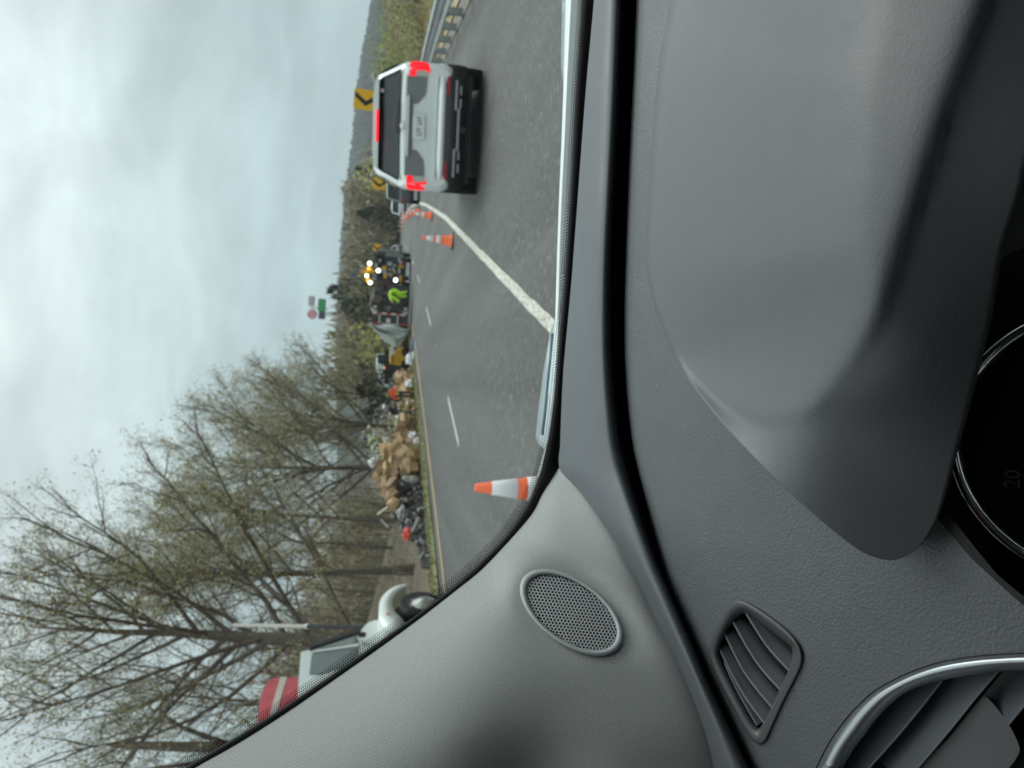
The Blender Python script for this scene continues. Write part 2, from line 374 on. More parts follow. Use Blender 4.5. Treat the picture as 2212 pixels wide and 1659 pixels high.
def tri(g, a, b, w, m, rnd):
    d = b - a; q = d.cross(Vector((rnd.gauss(0, 1), rnd.gauss(0, 1), rnd.gauss(0, 1))))
    if q.length < 1e-6: return
    q.normalize(); g.add([a - q * w, a + q * w, b], [(0, 1, 2)], m)
def leafq(g, p, sz, m, rnd):
    a = Vector((rnd.gauss(0, 1), rnd.gauss(0, 1), rnd.gauss(0, 1))).normalized(); b = a.orthogonal().normalized()
    g.add([p - a * sz, p + b * sz * .6, p + a * sz, p - b * sz * .6], [(0, 1, 2, 3)], m)
def bough(rnd, p, d, ln, n, curl, wob):
    pts = [p.copy()]; d = d.normalized()
    for i in range(n):
        d = (d + Vector((rnd.gauss(0, wob), rnd.gauss(0, wob), rnd.gauss(0, wob) + curl))).normalized()
        p = p + d * (ln / n); pts.append(p.copy())
    return pts
def make_tree(name, base, H, seed, label, trunk_r=.2, lean=(0, 0), clear=.3, spread=1.0, limbs=20, leaf=1.0, forks=1, dens=1.0, leafsz=.06, lm=M_lf, group='bare spring trees on the bank'):
    rnd = random.Random(seed); wood = MB(); tw = MB(); lf = MB()
    root = empty(name, base, None, label, 'tree', group); gs = lambda s_: Vector((rnd.gauss(0, s_), rnd.gauss(0, s_), rnd.gauss(0, s_)))
    cc = Vector((lean[0] * H * .6, lean[1] * H * .6, H * .60)); er = Vector((.34 * H * spread, .34 * H * spread, .41 * H))
    def reach(q, d):                           # distance to the rounded crown envelope
        p = Vector((q[i] - cc[i]) / er[i] for i in range(3)); v = Vector(d[i] / er[i] for i in range(3)); A = v.dot(v); B = p.dot(v); Cq = p.dot(p) - 1; D = B * B - A * Cq
        return max(.06 * H, (-B + math.sqrt(D)) / A) if D > 0 else .08 * H
    for fk in range(forks):
        d0 = Vector((lean[0] + (rnd.gauss(0, .12) if forks > 1 else 0), lean[1] + (rnd.gauss(0, .12) if forks > 1 else 0), 1))
        tp = bough(rnd, Vector((rnd.gauss(0, .15) * (forks > 1), rnd.gauss(0, .15) * (forks > 1), -.3)), d0, H * .88, 9, .02, .03)
        rr = [trunk_r * (1 - .93 * i / 9) * (1.25 if i == 0 else 1) for i in range(10)]
        wood.tube(tp, rr, 7)
        for k in range(limbs):
            f = clear + (.97 - clear) * ((k + rnd.random() * .8) / limbs) ** 1.1
            i = min(8, int(f * 9)); q = tp[i].lerp(tp[i + 1], f * 9 - i); a = k * 2.4 + rnd.gauss(0, .5)
            d = Vector((math.cos(a), math.sin(a), .75 + 1.0 * f + rnd.gauss(0, .2))).normalized(); ln = reach(q, d) * rnd.uniform(.78, 1.04)
            lp = bough(rnd, q, d - UP * .18, ln, 6, .05, .09); r0 = min(rr[i] * .5, .011 * ln + .014)
            wood.tube(lp, [max(.010, r0 * (1 - .86 * j / 6)) for j in range(7)], 5, cap=False)
            nb = max(4, int(dens * (3 + ln * 1.9)))
            for k2 in range(nb):
                f2 = .15 + .85 * (k2 + rnd.random()) / nb; j = min(5, int(f2 * 6)); q2 = lp[j].lerp(lp[j + 1], f2 * 6 - j); dd = (lp[j + 1] - lp[j]).normalized()
                l2 = min(reach(q2, dd) + .25, max(.5, ln * .38 * (1.2 - .55 * f2))) * rnd.uniform(.7, 1.15)
                bp = bough(rnd, q2, dd * .85 + gs(.62) + UP * .15, l2, 4, .05, .13)
                wood.tube(bp, [max(.006, r0 * .34 * (1 - .8 * j2 / 4)) for j2 in range(5)], 3, cap=False)
                nt_ = max(5, int(dens * (4 + l2 * 4.5)))
                for k3 in range(nt_):
                    f3 = .1 + .9 * rnd.random(); j3 = min(3, int(f3 * 4)); q3 = bp[j3].lerp(bp[j3 + 1], f3 * 4 - j3)
                    d3 = ((bp[j3 + 1] - bp[j3]).normalized() * .8 + gs(.55) + UP * .12).normalized(); l3 = rnd.uniform(.3, .85) * (.6 + .03 * H); e3 = q3 + d3 * l3
                    tri(tw, q3, e3, .0085, 0, rnd)
                    for k4 in range(3):
                        m_ = q3.lerp(e3, rnd.uniform(.15, .85)); e4 = m_ + (d3 * .6 + gs(.5)) * l3 * .55
                        tri(tw, m_, e4, .006, 0, rnd)
                        if rnd.random() < .52 * leaf: leafq(lf, e4 + gs(.05), leafsz * rnd.uniform(.5, 1.25), rnd.randrange(3), rnd)
                    if rnd.random() < .75 * leaf:
                        for _ in range(2): leafq(lf, e3 + gs(.07), leafsz * rnd.uniform(.5, 1.3), rnd.randrange(3), rnd)
    wood.build('trunk', M_bark, root, smooth_=True)
    cr = tw.build('crown', M_twig, root, kind=None)
    if lf.v: lf.build('leaves', lm, cr)
    return root
def at(dx, dy, depth):                 # place on the terrain below a picture column at a given distance
    p = P(dx, dy, depth); t, s = ts(p); z = terr(t, s); return Vector((p.x, p.y, z))
def top_h(base, dx, dy):                # height needed for the top to reach picture point (dx,dy)
    d = ray(dx, dy); k = math.hypot(base.x, base.y) / math.hypot(d.x, d.y); return CAM.z + d.z * k - base.z
TREES = [  # (trunk column dy, distance, top dx, label, options)
    (1388, 27, -90, 'largest near tree with thick dark trunk and wide fan of budding limbs', dict(trunk_r=.36, limbs=30, spread=1.2, clear=.2, leaf=1.5, leafsz=.043, lean=(.03, 0))),
    (1232, 36, 140, 'tall budding tree with twin thin trunks above the brown slope', dict(trunk_r=.15, limbs=15, forks=2, spread=.9, leaf=1.2, leafsz=.05)),
    (1122, 44, 275, 'tall bare tree with one straight pale trunk left of the round crown', dict(trunk_r=.16, limbs=20, spread=1.0, leaf=.5)),
    (1005, 50, 345, 'broad round crowned tree with ascending limbs above the debris heap', dict(trunk_r=.22, limbs=28, spread=1.25, leaf=.9, clear=.16)),
    (915, 58, 470, 'round crowned budding tree behind the white flowering shrub', dict(trunk_r=.2, limbs=26, spread=1.3, leaf=.8, clear=.15)),
    (852, 62, 575, 'rightmost budding tree of the bank, low crown beside the open sky', dict(trunk_r=.18, limbs=24, spread=1.2, leaf=.8, clear=.14)),
    (1532, 31, 150, 'bare leafless tree with upright trunk above the red tank', dict(trunk_r=.15, limbs=20, leaf=.04, spread=.8, clear=.3, lean=(-.06, 0))),
    (1180, 46, 330, 'thin bare sapling half hidden behind the twin trunked tree', dict(trunk_r=.1, limbs=15, leaf=.35, spread=.8)),
    (965, 66, 500, 'small hazy olive tree in the gap behind the broad crown', dict(trunk_r=.14, limbs=18, leaf=.9, spread=1.1, clear=.15)),
]
for i, (dy, dist, tdx, lab, kw) in enumerate(TREES):
    b = at(700, dy, dist); make_tree('budding_tree' if kw.get('leaf', 1) > .2 else 'bare_tree', b, top_h(b, tdx, dy), 100 + i, lab, **kw)
# the broken snag
b = at(700, 1612, 25); hs = top_h(b, 255, 1596); root = empty('broken_tree', b, None, 'dead snag with splintered broken top beside the black window seal', 'tree', 'bare spring trees on the bank')
g = MB(); rnd = random.Random(5); g.tube([(0, 0, -.3), (-.05, 0, hs * .4), (.05, 0, hs * .8), (.14, 0, hs)], [.26, .2, .16, .11], 8)
g.tube([(0, 0, hs * .55), (-.5, .1, hs * .72), (-.75, .1, hs * .95), (-1.0, .2, hs * 1.2)], [.1, .07, .05, .02], 6); g.tube([(0, 0, hs * .62), (.55, .2, hs * .8), (1.05, .2, hs * .88)], [.09, .07, .06], 6)
g.build('trunk', M_bark, root, smooth_=True)
g = MB()
for k in range(5): g.tube([(.14 + rnd.gauss(0, .05), rnd.gauss(0, .05), hs - .1), (.16 + rnd.gauss(0, .08), rnd.gauss(0, .07), hs + rnd.uniform(.1, .4))], [.045, .004], 4)
g.build('splinter', mat('raw_wood', (.38, .25, .13), .9), root)
g = MB()
for k in range(420):
    a = Vector((-.2, .1, hs * .5)).lerp(Vector((-1, .2, hs * 1.2)), rnd.random()) + Vector((rnd.gauss(0, .5), rnd.gauss(0, .5), rnd.gauss(0, .4))); tri(g, a, a + Vector((rnd.gauss(-.2, .5), rnd.gauss(0, .5), rnd.uniform(.3, 1.2))), .01, 0, rnd)
g.build('crown', M_twig, root)

def brush(name, label, n, area, hrange, mats, weights, seed, fill=46, wid=.06, trunk=True, cat='woodland', dense=1.0):
    rnd = random.Random(seed); g = MB()
    for _ in range(n):
        x = area(rnd)
        if x is None: continue
        t, s = x; z = terr(t, s); b = T * t + L * s + UP * z; h = rnd.uniform(*hrange); w = h * rnd.uniform(.22, .4) * dense
        main = rnd.choices(range(len(mats)), weights)[0]
        if trunk: g.tube([b, b + Vector((rnd.gauss(0, .05) * h, rnd.gauss(0, .05) * h, h * .8))], [h * .012 + .02, .015], 4, len(mats), cap=False)
        for k in range(fill):
            f = rnd.random() ** .8; q = b + Vector((rnd.gauss(0, .45) * w * (1.15 - .5 * f), rnd.gauss(0, .45) * w * (1.15 - .5 * f), h * (.05 + .85 * f)))
            d = Vector((rnd.gauss(0, .35), rnd.gauss(0, .35), rnd.uniform(.3, 1))) * h * .14
            tri(g, q, q + d, wid * h * rnd.uniform(.3, 1.1) * .25, main if rnd.random() < .75 else rnd.randrange(len(mats)), rnd)
    return tag(g.build(name, list(mats) + [mats[-1] if trunk else M_bark], kind='stuff'), label, cat)
def left_band(a, b, t0, t1):
    def f(r):
        t = r.uniform(t0, t1); return t, r.uniform(a, b) + cs(max(0, min(t, 420)))
    return f
brush('undergrowth', 'brown and olive undergrowth on the bank under the tall trees', 560, left_band(27, 50, 16, 70), (2.5, 6.5), M_mass, (4, 3, 3, 2), 21, 85, .05)
brush('thicket', 'leafless brown thicket behind the tall trees on the bank', 520, left_band(38, 75, 16, 110), (6, 12), M_mass, (4, 4, 3, 1), 22, 80, .05)
brush('slope_brush', 'dry brown weeds covering the embankment slope', 500, left_band(15, 24, 16, 45), (.5, 1.7), M_mass, (4, 3, 1, 1), 23, 30, .06, trunk=False)
# woods beyond the curve: placed so that they fill the band behind the wreck and the chevron signs
def far_band(dy0, dy1, d0, d1):
    def f(r):
        dy = r.uniform(dy0, dy1); d = r.uniform(d0, d1); p = P(1000, dy, d); t, s = ts(p); return t, s
    return f
brush('far_woods', 'brown leafless woods beyond the road curve', 430, far_band(425, 640, 170, 260), (9.5, 14), M_mass, (5, 3, 3, 1), 24, 60, .09, dense=1.1)
brush('far_woods', 'low brown woods behind the silver car and chevron signs', 420, far_band(-120, 440, 150, 280), (4, 8), M_mass, (4, 3, 4, 1), 25, 60, .09, dense=1.2)
brush('far_woods', 'olive woods between the wreck and the bank trees', 330, far_band(620, 860, 130, 240), (9, 13), M_mass, (3, 2, 5, 2), 26, 60, .09, dense=1.2)

def evergreen(base, h, w, seed, label, name='cedar_tree', mats=M_gr, n=700):
    rnd = random.Random(seed); root = empty(name, base, None, label, 'tree')
    g = MB(); g.tube([(0, 0, -.2), (0, 0, h * .95)], [h * .02 + .03, .02], 6); g.build('trunk', M_bark, root)
    g = MB()
    for _ in range(n):
        f = rnd.random() ** 1.2; a = rnd.uniform(0, 6.28); r = w * (1 - f) ** .75 * math.sqrt(rnd.random()) * rnd.uniform(.8, 1.2); q = Vector((math.cos(a) * r, math.sin(a) * r, h * (.05 + .93 * f)))
        tri(g, q, q + Vector((math.cos(a) * .5, math.sin(a) * .5, rnd.uniform(.1, .8))) * h * .10, h * .022, rnd.randrange(2), rnd)
    g.build('crown', mats, root)
evergreen(at(850, 893, 52), top_h(at(850, 893, 52), 792, 893), 2.6, 31, 'dark green cedar behind the cardboard boxes and the man with white cap')
evergreen(at(850, 640, 140), 13, 6, 32, 'dark green pine behind the overturned trailer')
evergreen(at(850, 672, 130), 10, 6, 33, 'smaller dark green pine beside the white sign pole')
evergreen(at(850, 800, 75), 4.6, 3.6, 34, 'low dark evergreen bush behind the yellow loader')
evergreen(at(850, 845, 62), 4.2, 3.0, 35, 'low dark evergreen bush behind the worker in orange')
evergreen(at(830, 372, 120), top_h(at(830, 372, 120), 768, 366), 3.2, 36, 'dark green pine above the dark grey vehicle')
evergreen(at(830, 465, 150), top_h(at(830, 465, 150), 770, 460), 3.0, 37, 'small green pine above the white car')
def shrub(base, h, w, seed, label, mats, n=420, name='leafy_shrub', sz=.10):
    rnd = random.Random(seed); root = empty(name, base, None, label, 'shrub')
    g = MB()
    for k in range(9):
        a = rnd.uniform(0, 6.28); g.tube([(0, 0, -.1), (math.cos(a) * w * .3, math.sin(a) * w * .3, h * .5), (math.cos(a) * w * .5, math.sin(a) * w * .5, h * .85)], [.03, .02, .008], 4, cap=False)
    g.build('stem', M_twig, root); g = MB(); lump = [(Vector((rnd.gauss(0, .5) * w, rnd.gauss(0, .5) * w, h * rnd.uniform(.3, .85))), w * rnd.uniform(.25, .45)) for _ in range(9)]
    for _ in range(n):
        c, r = rnd.choice(lump); d = Vector((rnd.gauss(0, 1), rnd.gauss(0, 1), rnd.gauss(0, 1))).normalized(); q = c + d * r * rnd.uniform(.5, 1.1)
        if q.z < .1: continue
        leafq(g, q, sz * h * rnd.uniform(.5, 1.2), rnd.randrange(len(mats)), rnd)
    g.build('foliage', mats, root)
G1 = [M_sh[0], M_sh[1], M_sh[0]]; G2 = [M_sh[1], M_sh[2], M_sh[1]]; G3 = [M_sh[2], M_sh[1], M_mass[1]]
for i, (dy, d, h, w, mm, lab) in enumerate([
    (132, 34, 3.2, 2.3, G1, 'bright green shrub just right of the silver car roof'), (92, 37, 3.6, 2.4, G1, 'tall bright green shrub in the middle behind the guard rail'),
    (40, 33, 3.4, 2.2, G3, 'brownish budding shrub at the picture edge behind the guard rail'), (66, 29, 2.0, 1.7, G2, 'low lime shrub touching the top of the guard rail'),
    (165, 42, 2.8, 2.2, G2, 'lime shrub half hidden by the silver car pillar'), (5, 30, 2.6, 2.0, G3, 'olive brown shrub cut by the picture edge'), (115, 27, 1.7, 1.5, G3, 'brown low shrub behind the end of the visible guard rail')]):
    shrub(at(870, dy, d), top_h(at(870, dy, d), [822, 828, 822, 868, 830, 830, 872][i], dy) * 1.05, w, 50 + i, lab, mm, 1100, 'leafy_shrub', .038)
shrub(at(850, 948, 42), 3.0, 2.0, 60, 'shrub with pale white blossom behind the box heap', [mat('blossom', (.50, .53, .42), .8), M_sh[0], M_sh[2]], 260, 'flowering_shrub', .05)
shrub(at(850, 760, 110), 7, 5, 61, 'yellow green shrub right of the pines behind the wreck', G2, 500, 'leafy_shrub', .06)
shrub(at(850, 330, 110), 6.5, 6, 62, 'yellow budding shrub behind the silver car roof', [M_sh[1], M_lf[2], M_sh[2]], 500, 'leafy_shrub', .06)

# ------------------------------------------------------------------ own car: the cabin the picture is taken from
RX = -L
def C(x, y, z): return CAM + RX * x + T * y + UP * z            # car frame: right, forward, up from the eye
def yfwd(p): return (p - CAM).dot(T)
CAR = empty('car_cabin', RW(0, 0), None, 'grey car interior with dashboard, air vents and fabric windscreen pillar around the view', 'car')
M_leather = mat('dash_leather', (.068, .075, .082), .50, var=.06, vscale=30, bump=.35, bscale=420, bdist=.001, vor=True, spec=.55)
M_smooth = mat('dash_smooth_vinyl', (.076, .085, .095), .48, bump=.18, bscale=700, bdist=.0006, spec=.6)
M_hood = mat('hood_vinyl', (.078, .086, .091), .50, bump=.12, bscale=480, bdist=.0008, vor=True, spec=.6)
M_black = mat('black_rubber', (.008, .008, .009), .55, spec=.3)
M_plast = mat('vent_plastic', (.05, .053, .056), .45, bump=.1, bscale=900, bdist=.0004)
M_plast2 = mat('slat_plastic', (.115, .122, .13), .45)
M_chrome = mat('satin_chrome', (.42, .45, .47), .38, metal=1)
M_grille = mat('grille_grey', (.36, .375, .375), .5)

for m_ in (M_leather, M_hood, M_smooth):
    t_ = m_.node_tree; tx = N(t_, 'ShaderNodeTexCoord'); nn = N(t_, 'ShaderNodeTexNoise'); nn.inputs['Scale'].default_value = 14; nn.inputs['Detail'].default_value = 7; nn.inputs['Roughness'].default_value = .65; lk(t_, tx.outputs['Object'], nn.inputs['Vector'])
    rg = N(t_, 'ShaderNodeMapRange'); rg.inputs[1].default_value = .3; rg.inputs[2].default_value = .7; rg.inputs[3].default_value = .45; rg.inputs[4].default_value = .56; lk(t_, nn.outputs[0], rg.inputs[0]); lk(t_, rg.outputs[0], t_.nodes['Principled BSDF'].inputs['Roughness'])
def leather_drop(y):
    d = max(-.3, .95 - y); return .265 + .10 * d + .30 * d * abs(d)
def LP(dx, dy, off=0.0):               # the dashboard surface along a picture ray; off = metres above it
    r = ray(dx, dy); a, b = .15, 2.2
    for _ in range(34):
        m = (a + b) / 2; p = r * m
        if -p.z < leather_drop(p.dot(T)) - off: a = m
        else: b = m
    return CAM + r * a
def depth_of(p): return (p - CAM).dot(FW)
SB = [(-140, 1293), (0, 1283), (200, 1265), (400, 1250), (600, 1235), (700, 1226), (800, 1217), (900, 1212), (960, 1210), (1013, 1209), (1048, 1240), (1078, 1265), (1177, 1334), (1273, 1385), (1355, 1424), (1443, 1469), (1539, 1508), (1600, 1528), (1659, 1542), (1780, 1562)]
GL = [(-140, 1347), (0, 1342), (200, 1335), (400, 1326), (500, 1321), (600, 1318), (700, 1318), (800, 1322), (900, 1331), (972, 1341), (1090, 1374), (1204, 1413), (1290, 1450), (1375, 1487), (1460, 1523), (1539, 1559), (1659, 1615), (1780, 1672)]
GR = [(-140, 1380), (0, 1375), (150, 1369), (300, 1362), (450, 1356), (600, 1351), (700, 1349), (800, 1351), (900, 1359), (972, 1369), (1090, 1398), (1245, 1440), (1320, 1471), (1392, 1504), (1460, 1534), (1539, 1571), (1659, 1628), (1780, 1686)]
def catmull(tab, x):
    n = len(tab); i = 0
    while i < n - 2 and x > tab[i + 1][0]: i += 1
    p1, p2 = tab[i], tab[i + 1]; p0 = tab[max(0, i - 1)]; p3 = tab[min(n - 1, i + 2)]
    h = p2[0] - p1[0]; u = (x - p1[0]) / h
    m1 = (p2[1] - p0[1]) / max(1e-6, p2[0] - p0[0]) * h; m2 = (p3[1] - p1[1]) / max(1e-6, p3[0] - p1[0]) * h
    return (2*u**3 - 3*u**2 + 1) * p1[1] + (u**3 - 2*u**2 + u) * m1 + (-2*u**3 + 3*u**2) * p2[1] + (u**3 - u**2) * m2
def inpoly(x, y, poly):
    r = False; j = len(poly) - 1
    for i in range(len(poly)):
        if (poly[i][1] > y) != (poly[j][1] > y) and x < (poly[j][0] - poly[i][0]) * (y - poly[i][1]) / (poly[j][1] - poly[i][1]) + poly[i][0]: r = not r
        j = i
    return r
def smooth_loop(pts, n):                    # closed Catmull-Rom through 2-D points, n samples
    k = len(pts); out = []
    for i in range(n):
        f = i * k / n; a = int(f); u = f - a
        p = [pts[(a + j - 1) % k] for j in range(4)]
        out.append(tuple(.5 * ((2 * p[1][c]) + (-p[0][c] + p[2][c]) * u + (2*p[0][c] - 5*p[1][c] + 4*p[2][c] - p[3][c]) * u*u + (-p[0][c] + 3*p[1][c] - 3*p[2][c] + p[3][c]) * u**3) for c in range(2)))
    return out
def smooth_line(pts, n):
    k = len(pts); out = []; dim = len(pts[0])
    for i in range(n + 1):
        f = i * (k - 1) / n; a = min(k - 2, int(f)); u = f - a
        p = [pts[max(0, min(k - 1, a + j - 1))] for j in range(4)]
        out.append(tuple(.5 * ((2 * p[1][c]) + (-p[0][c] + p[2][c]) * u + (2*p[0][c] - 5*p[1][c] + 4*p[2][c] - p[3][c]) * u*u + (-p[0][c] + 3*p[1][c] - 3*p[2][c] + p[3][c]) * u**3) for c in range(dim)))
    return out

v8 = lambda l: [(1456 + x * .3418, 1092 + y * .3418) for x, y in l]
V_OUT = smooth_loop(v8([(400, 600), (470, 617), (580, 685), (690, 768), (770, 850), (810, 935), (806, 1010), (760, 1110), (690, 1245), (620, 1400), (575, 1495), (530, 1508), (470, 1455), (390, 1315), (300, 1150), (240, 1020), (222, 930), (240, 840), (290, 730), (340, 640)]), 90)
V_IN = smooth_loop(v8([(436, 684), (500, 704), (610, 788), (720, 872), (750, 915), (728, 1030), (668, 1160), (615, 1275), (562, 1378), (522, 1398), (440, 1265), (362, 1115), (308, 1000), (288, 920), (322, 826), (372, 738)]), 90)
a1 = lambda l: [(1728 + x * .2187, 1350 + y * .2187) for x, y in l]
A_OUT = smooth_loop(a1([(200, 1412), (320, 1180), (460, 980), (600, 820), (760, 680), (950, 570), (1150, 480), (1400, 400), (1700, 350), (2000, 325), (2300, 318), (2700, 370), (3000, 520), (3130, 850), (3050, 1350), (2700, 1850), (2150, 2200), (1450, 2350), (800, 2280), (350, 2080), (130, 1780), (120, 1590)]), 150)
A_IN = smooth_loop(a1([(420, 1412), (520, 1240), (640, 1080), (760, 920), (900, 775), (1060, 660), (1220, 590), (1420, 540), (1700, 490), (2000, 452), (2300, 445), (2620, 490), (2860, 620), (2970, 900), (2890, 1320), (2580, 1750), (2080, 2050), (1460, 2180), (880, 2120), (520, 1950), (350, 1730), (340, 1570)]), 150)
def ring_off(poly, k):                      # offset a loop outwards by k (picture units)
    n = len(poly); out = []
    for i in range(n):
        a = poly[i - 1]; b = poly[(i + 1) % n]; tx, ty = b[0] - a[0], b[1] - a[1]; l = math.hypot(tx, ty) or 1
        out.append((poly[i][0] + ty / l * k, poly[i][1] - tx / l * k))
    return out
def area2(poly): return sum(poly[i - 1][0] * poly[i][1] - poly[i][0] * poly[i - 1][1] for i in range(len(poly)))
for nm in ('V_OUT', 'V_IN', 'A_OUT', 'A_IN'):
    if area2(globals()[nm]) < 0: globals()[nm] = globals()[nm][::-1]
HLP = [(2420, -60), (2300, 120), (2235, 300), (2205, 420), (2168, 540), (2143, 686), (2118, 790), (2094, 882), (2072, 965), (2055, 1028), (2040, 1080), (2026, 1121), (2008, 1153), (1988, 1178), (1965, 1197), (1942, 1208)]
C_CUT = [(x - 26, y) for x, y in HLP[:12]] + [(2052, 1122), (2110, 1194), (2153, 1246), (2200, 1287), (2300, 1352), (2600, 1400), (2600, -60)]
V_CUT = ring_off(V_OUT, -6); A_CUT = ring_off(A_OUT, -5)

# dashboard skin, cut open where the vents sit
DYS = [-140 + i * 10 for i in range(193)]; NJ = 110
g = MB(); vid = {}; 
def lpt(i, j):
    if (i, j) in vid: return vid[(i, j)]
    dy = DYS[i]; a = catmull(GR, dy); f = j / NJ; dx = a + (2420 - a) * f
    off = -.012 * max(0, 1 - (dx - a) / 9) ** 2
    vid[(i, j)] = len(g.v); g.v.append(tuple(LP(dx, dy, off))); return vid[(i, j)]
for i in range(len(DYS) - 1):
    for j in range(NJ):
        dy = DYS[i] + 5; a = catmull(GR, dy); dx = a + (2420 - a) * (j + .5) / NJ
        if inpoly(dx, dy, V_CUT) or inpoly(dx, dy, A_CUT) or inpoly(dx, dy, C_CUT): continue
        g.f.append((lpt(i, j), lpt(i + 1, j), lpt(i + 1, j + 1), lpt(i, j + 1))); g.m.append(0)
dash = g.build('dashboard', M_leather, CAR, smooth_=True, world=True)
# forward dash strip between the windscreen and the groove
g = MB(); rows = []
for dy in DYS:
    a, b = catmull(SB, dy), catmull(GL, dy); row = []
    for j in range(15):
        f = j / 14; off = .012 + .010 * math.sin(math.pi * min(1, f * 1.05)) - .016 * max(0, (f - .86) / .14) ** 2
        row.append(LP(a + (b - a) * f, dy, off))
    row.append(LP(b + 3, dy, -.03)); rows.append(row)
g.grid(rows); g.build('dash_strip', M_smooth, CAR, smooth_=True, world=True)
g = MB(); rows = []
for dy in DYS:
    a, b = catmull(GL, dy) - 8, catmull(GR, dy) + 6
    rows.append([LP(a + (b - a) * f, dy, -.022 - .01 * math.sin(math.pi * f)) for f in (0, .3, .6, 1)])
g.grid(rows); g.build('dash_groove', M_black, CAR, smooth_=True, world=True)

# windscreen: one inclined pane
pa, pb, pc = P(1255, 0, 1.17), P(1190, 930, 1.13), P(400, 1659, .83)
PN = (pb - pa).cross(pc - pa).normalized()
def WS(dx, dy, k=1.0):
    r = ray(dx, dy); return CAM + r * ((pa - CAM).dot(PN) / r.dot(PN) * k)
BL = [(-140, 1268), (0, 1257), (200, 1243), (400, 1232), (600, 1219), (700, 1210), (830, 1199), (900, 1191), (940, 1185), (1000, 1172), (1030, 1163), (1090, 1138), (1150, 1098), (1205, 1048), (1260, 988), (1330, 897), (1400, 798), (1470, 698), (1535, 600), (1600, 496), (1655, 402), (1730, 280), (1850, 80), (1950, -90)]
BR = [(-140, 1297), (0, 1288), (200, 1270), (400, 1255), (600, 1240), (700, 1230), (830, 1220), (900, 1216), (940, 1214), (1000, 1211), (1022, 1206), (1068, 1172), (1110, 1150), (1165, 1105), (1230, 1043), (1275, 988), (1337, 908), (1407, 812), (1477, 712), (1545, 613), (1608, 513), (1662, 418), (1738, 295), (1860, 95)]
M_glass = bpy.data.materials.new('windscreen_glass'); M_glass.use_nodes = True; t_ = M_glass.node_tree; t_.nodes.clear()
gl_t = N(t_, 'ShaderNodeBsdfTransparent'); gl_t.inputs[0].default_value = (.90, .955, .94, 1); gl_g = N(t_, 'ShaderNodeBsdfGlossy'); gl_g.inputs['Roughness'].default_value = .0; gl_g.inputs[0].default_value = (.9, .95, .95, 1)
fr = N(t_, 'ShaderNodeFresnel'); fr.inputs[0].default_value = 1.38; mx = N(t_, 'ShaderNodeMixShader'); ou = N(t_, 'ShaderNodeOutputMaterial')
lk(t_, fr.outputs[0], mx.inputs[0]); lk(t_, gl_t.outputs[0], mx.inputs[1]); lk(t_, gl_g.outputs[0], mx.inputs[2]); lk(t_, mx.outputs[0], ou.inputs[0])
g = MB(); rows = []
for i in range(60):
    dy = -420 + i * 40; e = catmull(BL, max(-140, min(1950, dy))) + 9; lo = -900 if dy < 1500 else min(-900, e - 100)
    rows.append([WS(e + (lo - e) * j / 12, dy) for j in range(13)])
g.grid(rows); g.build('windscreen', M_glass, CAR, smooth_=True, world=True)
# black ceramic border and seal
g = MB(); A_ = smooth_line(BL, 160); B_ = smooth_line([BR[min(i, len(BR) - 1)] for i in range(len(BL))], 160)
rows = []
for i in range(161):
    a, b = A_[i], B_[i]
    if i >= 150 and b[0] > a[0] + 60: continue
    pl, pr = WS(a[1], a[0], .992), WS(b[1], b[0], .985)
    rows.append([WS(a[1], a[0], .998), pl, (pl * .5 + pr * .5) * .997 + CAM * .003, pr, WS(b[1] + 4, b[0] + 2, 1.02)])
g.grid(rows); g.build('windscreen_seal', M_black, CAR, smooth_=True, world=True)
# printed dots along the border
g = MB(); dense_ = smooth_line(BL, 1500); acc = 0; k_ = 0
for i in range(1, 1500):
    a, b = dense_[i - 1], dense_[i]; l_ = math.hypot(a[0] - b[0], a[1] - b[1]); acc += l_
    if acc < 5.0: continue
    acc = 0; k_ += 1; tx, ty = (b[1] - a[1]) / l_, (b[0] - a[0]) / l_; nx, ny = -ty, tx      # picture-space normal (dx,dy)
    if nx * (-1) + ny * (-1) < 0 and b[0] > 300: nx, ny = -nx, -ny
    if b[0] <= 300 and nx > 0: nx, ny = -nx, -ny
    nrow = 2 if b[0] < 850 else (3 if b[0] < 1050 else 4)
    for q in range(nrow):
        rr = 2.2 * (1 - .5 * q / nrow); o = 2.2 + q * 4.6; sh = 2.5 * (q % 2)
        c = (b[1] + nx * o + tx * sh, b[0] + ny * o + ty * sh)
        if b[0] > 820: c = (c[0], c[1])
        vs = [WS(c[0] + rr * math.cos(h * math.pi / 3), c[1] + rr * math.sin(h * math.pi / 3), .9965) for h in range(6)]
        g.add(vs, [tuple(range(6))])
g.build('border_dots', M_black, CAR, world=True, kind='stuff')

# windscreen pillar trim in woven fabric
M_fab = bpy.data.materials.new('pillar_fabric'); M_fab.use_nodes = True; t_ = M_fab.node_tree; b_ = t_.nodes['Principled BSDF']
b_.inputs['Roughness'].default_value = .9; b_.inputs['Specular IOR Level'].default_value = .2
uvn = N(t_, 'ShaderNodeUVMap'); vo = N(t_, 'ShaderNodeTexVoronoi'); vo.inputs['Scale'].default_value = 520; vo.inputs['Randomness'].default_value = .12; lk(t_, uvn.outputs[0], vo.inputs['Vector'])
rp = N(t_, 'ShaderNodeMapRange'); rp.inputs[1].default_value = .1; rp.inputs[2].default_value = .62; lk(t_, vo.outputs[0], rp.inputs[0])
lk(t_, mixc(t_, rp.outputs[0], (.46, .475, .46), (.17, .18, .178)), b_.inputs['Base Color'])
bp_ = N(t_, 'ShaderNodeBump'); bp_.inputs['Strength'].default_value = .5; bp_.inputs['Distance'].default_value = .0006; bp_.invert = True; lk(t_, vo.outputs[0], bp_.inputs['Height']); lk(t_, bp_.outputs[0], b_.inputs['Normal'])
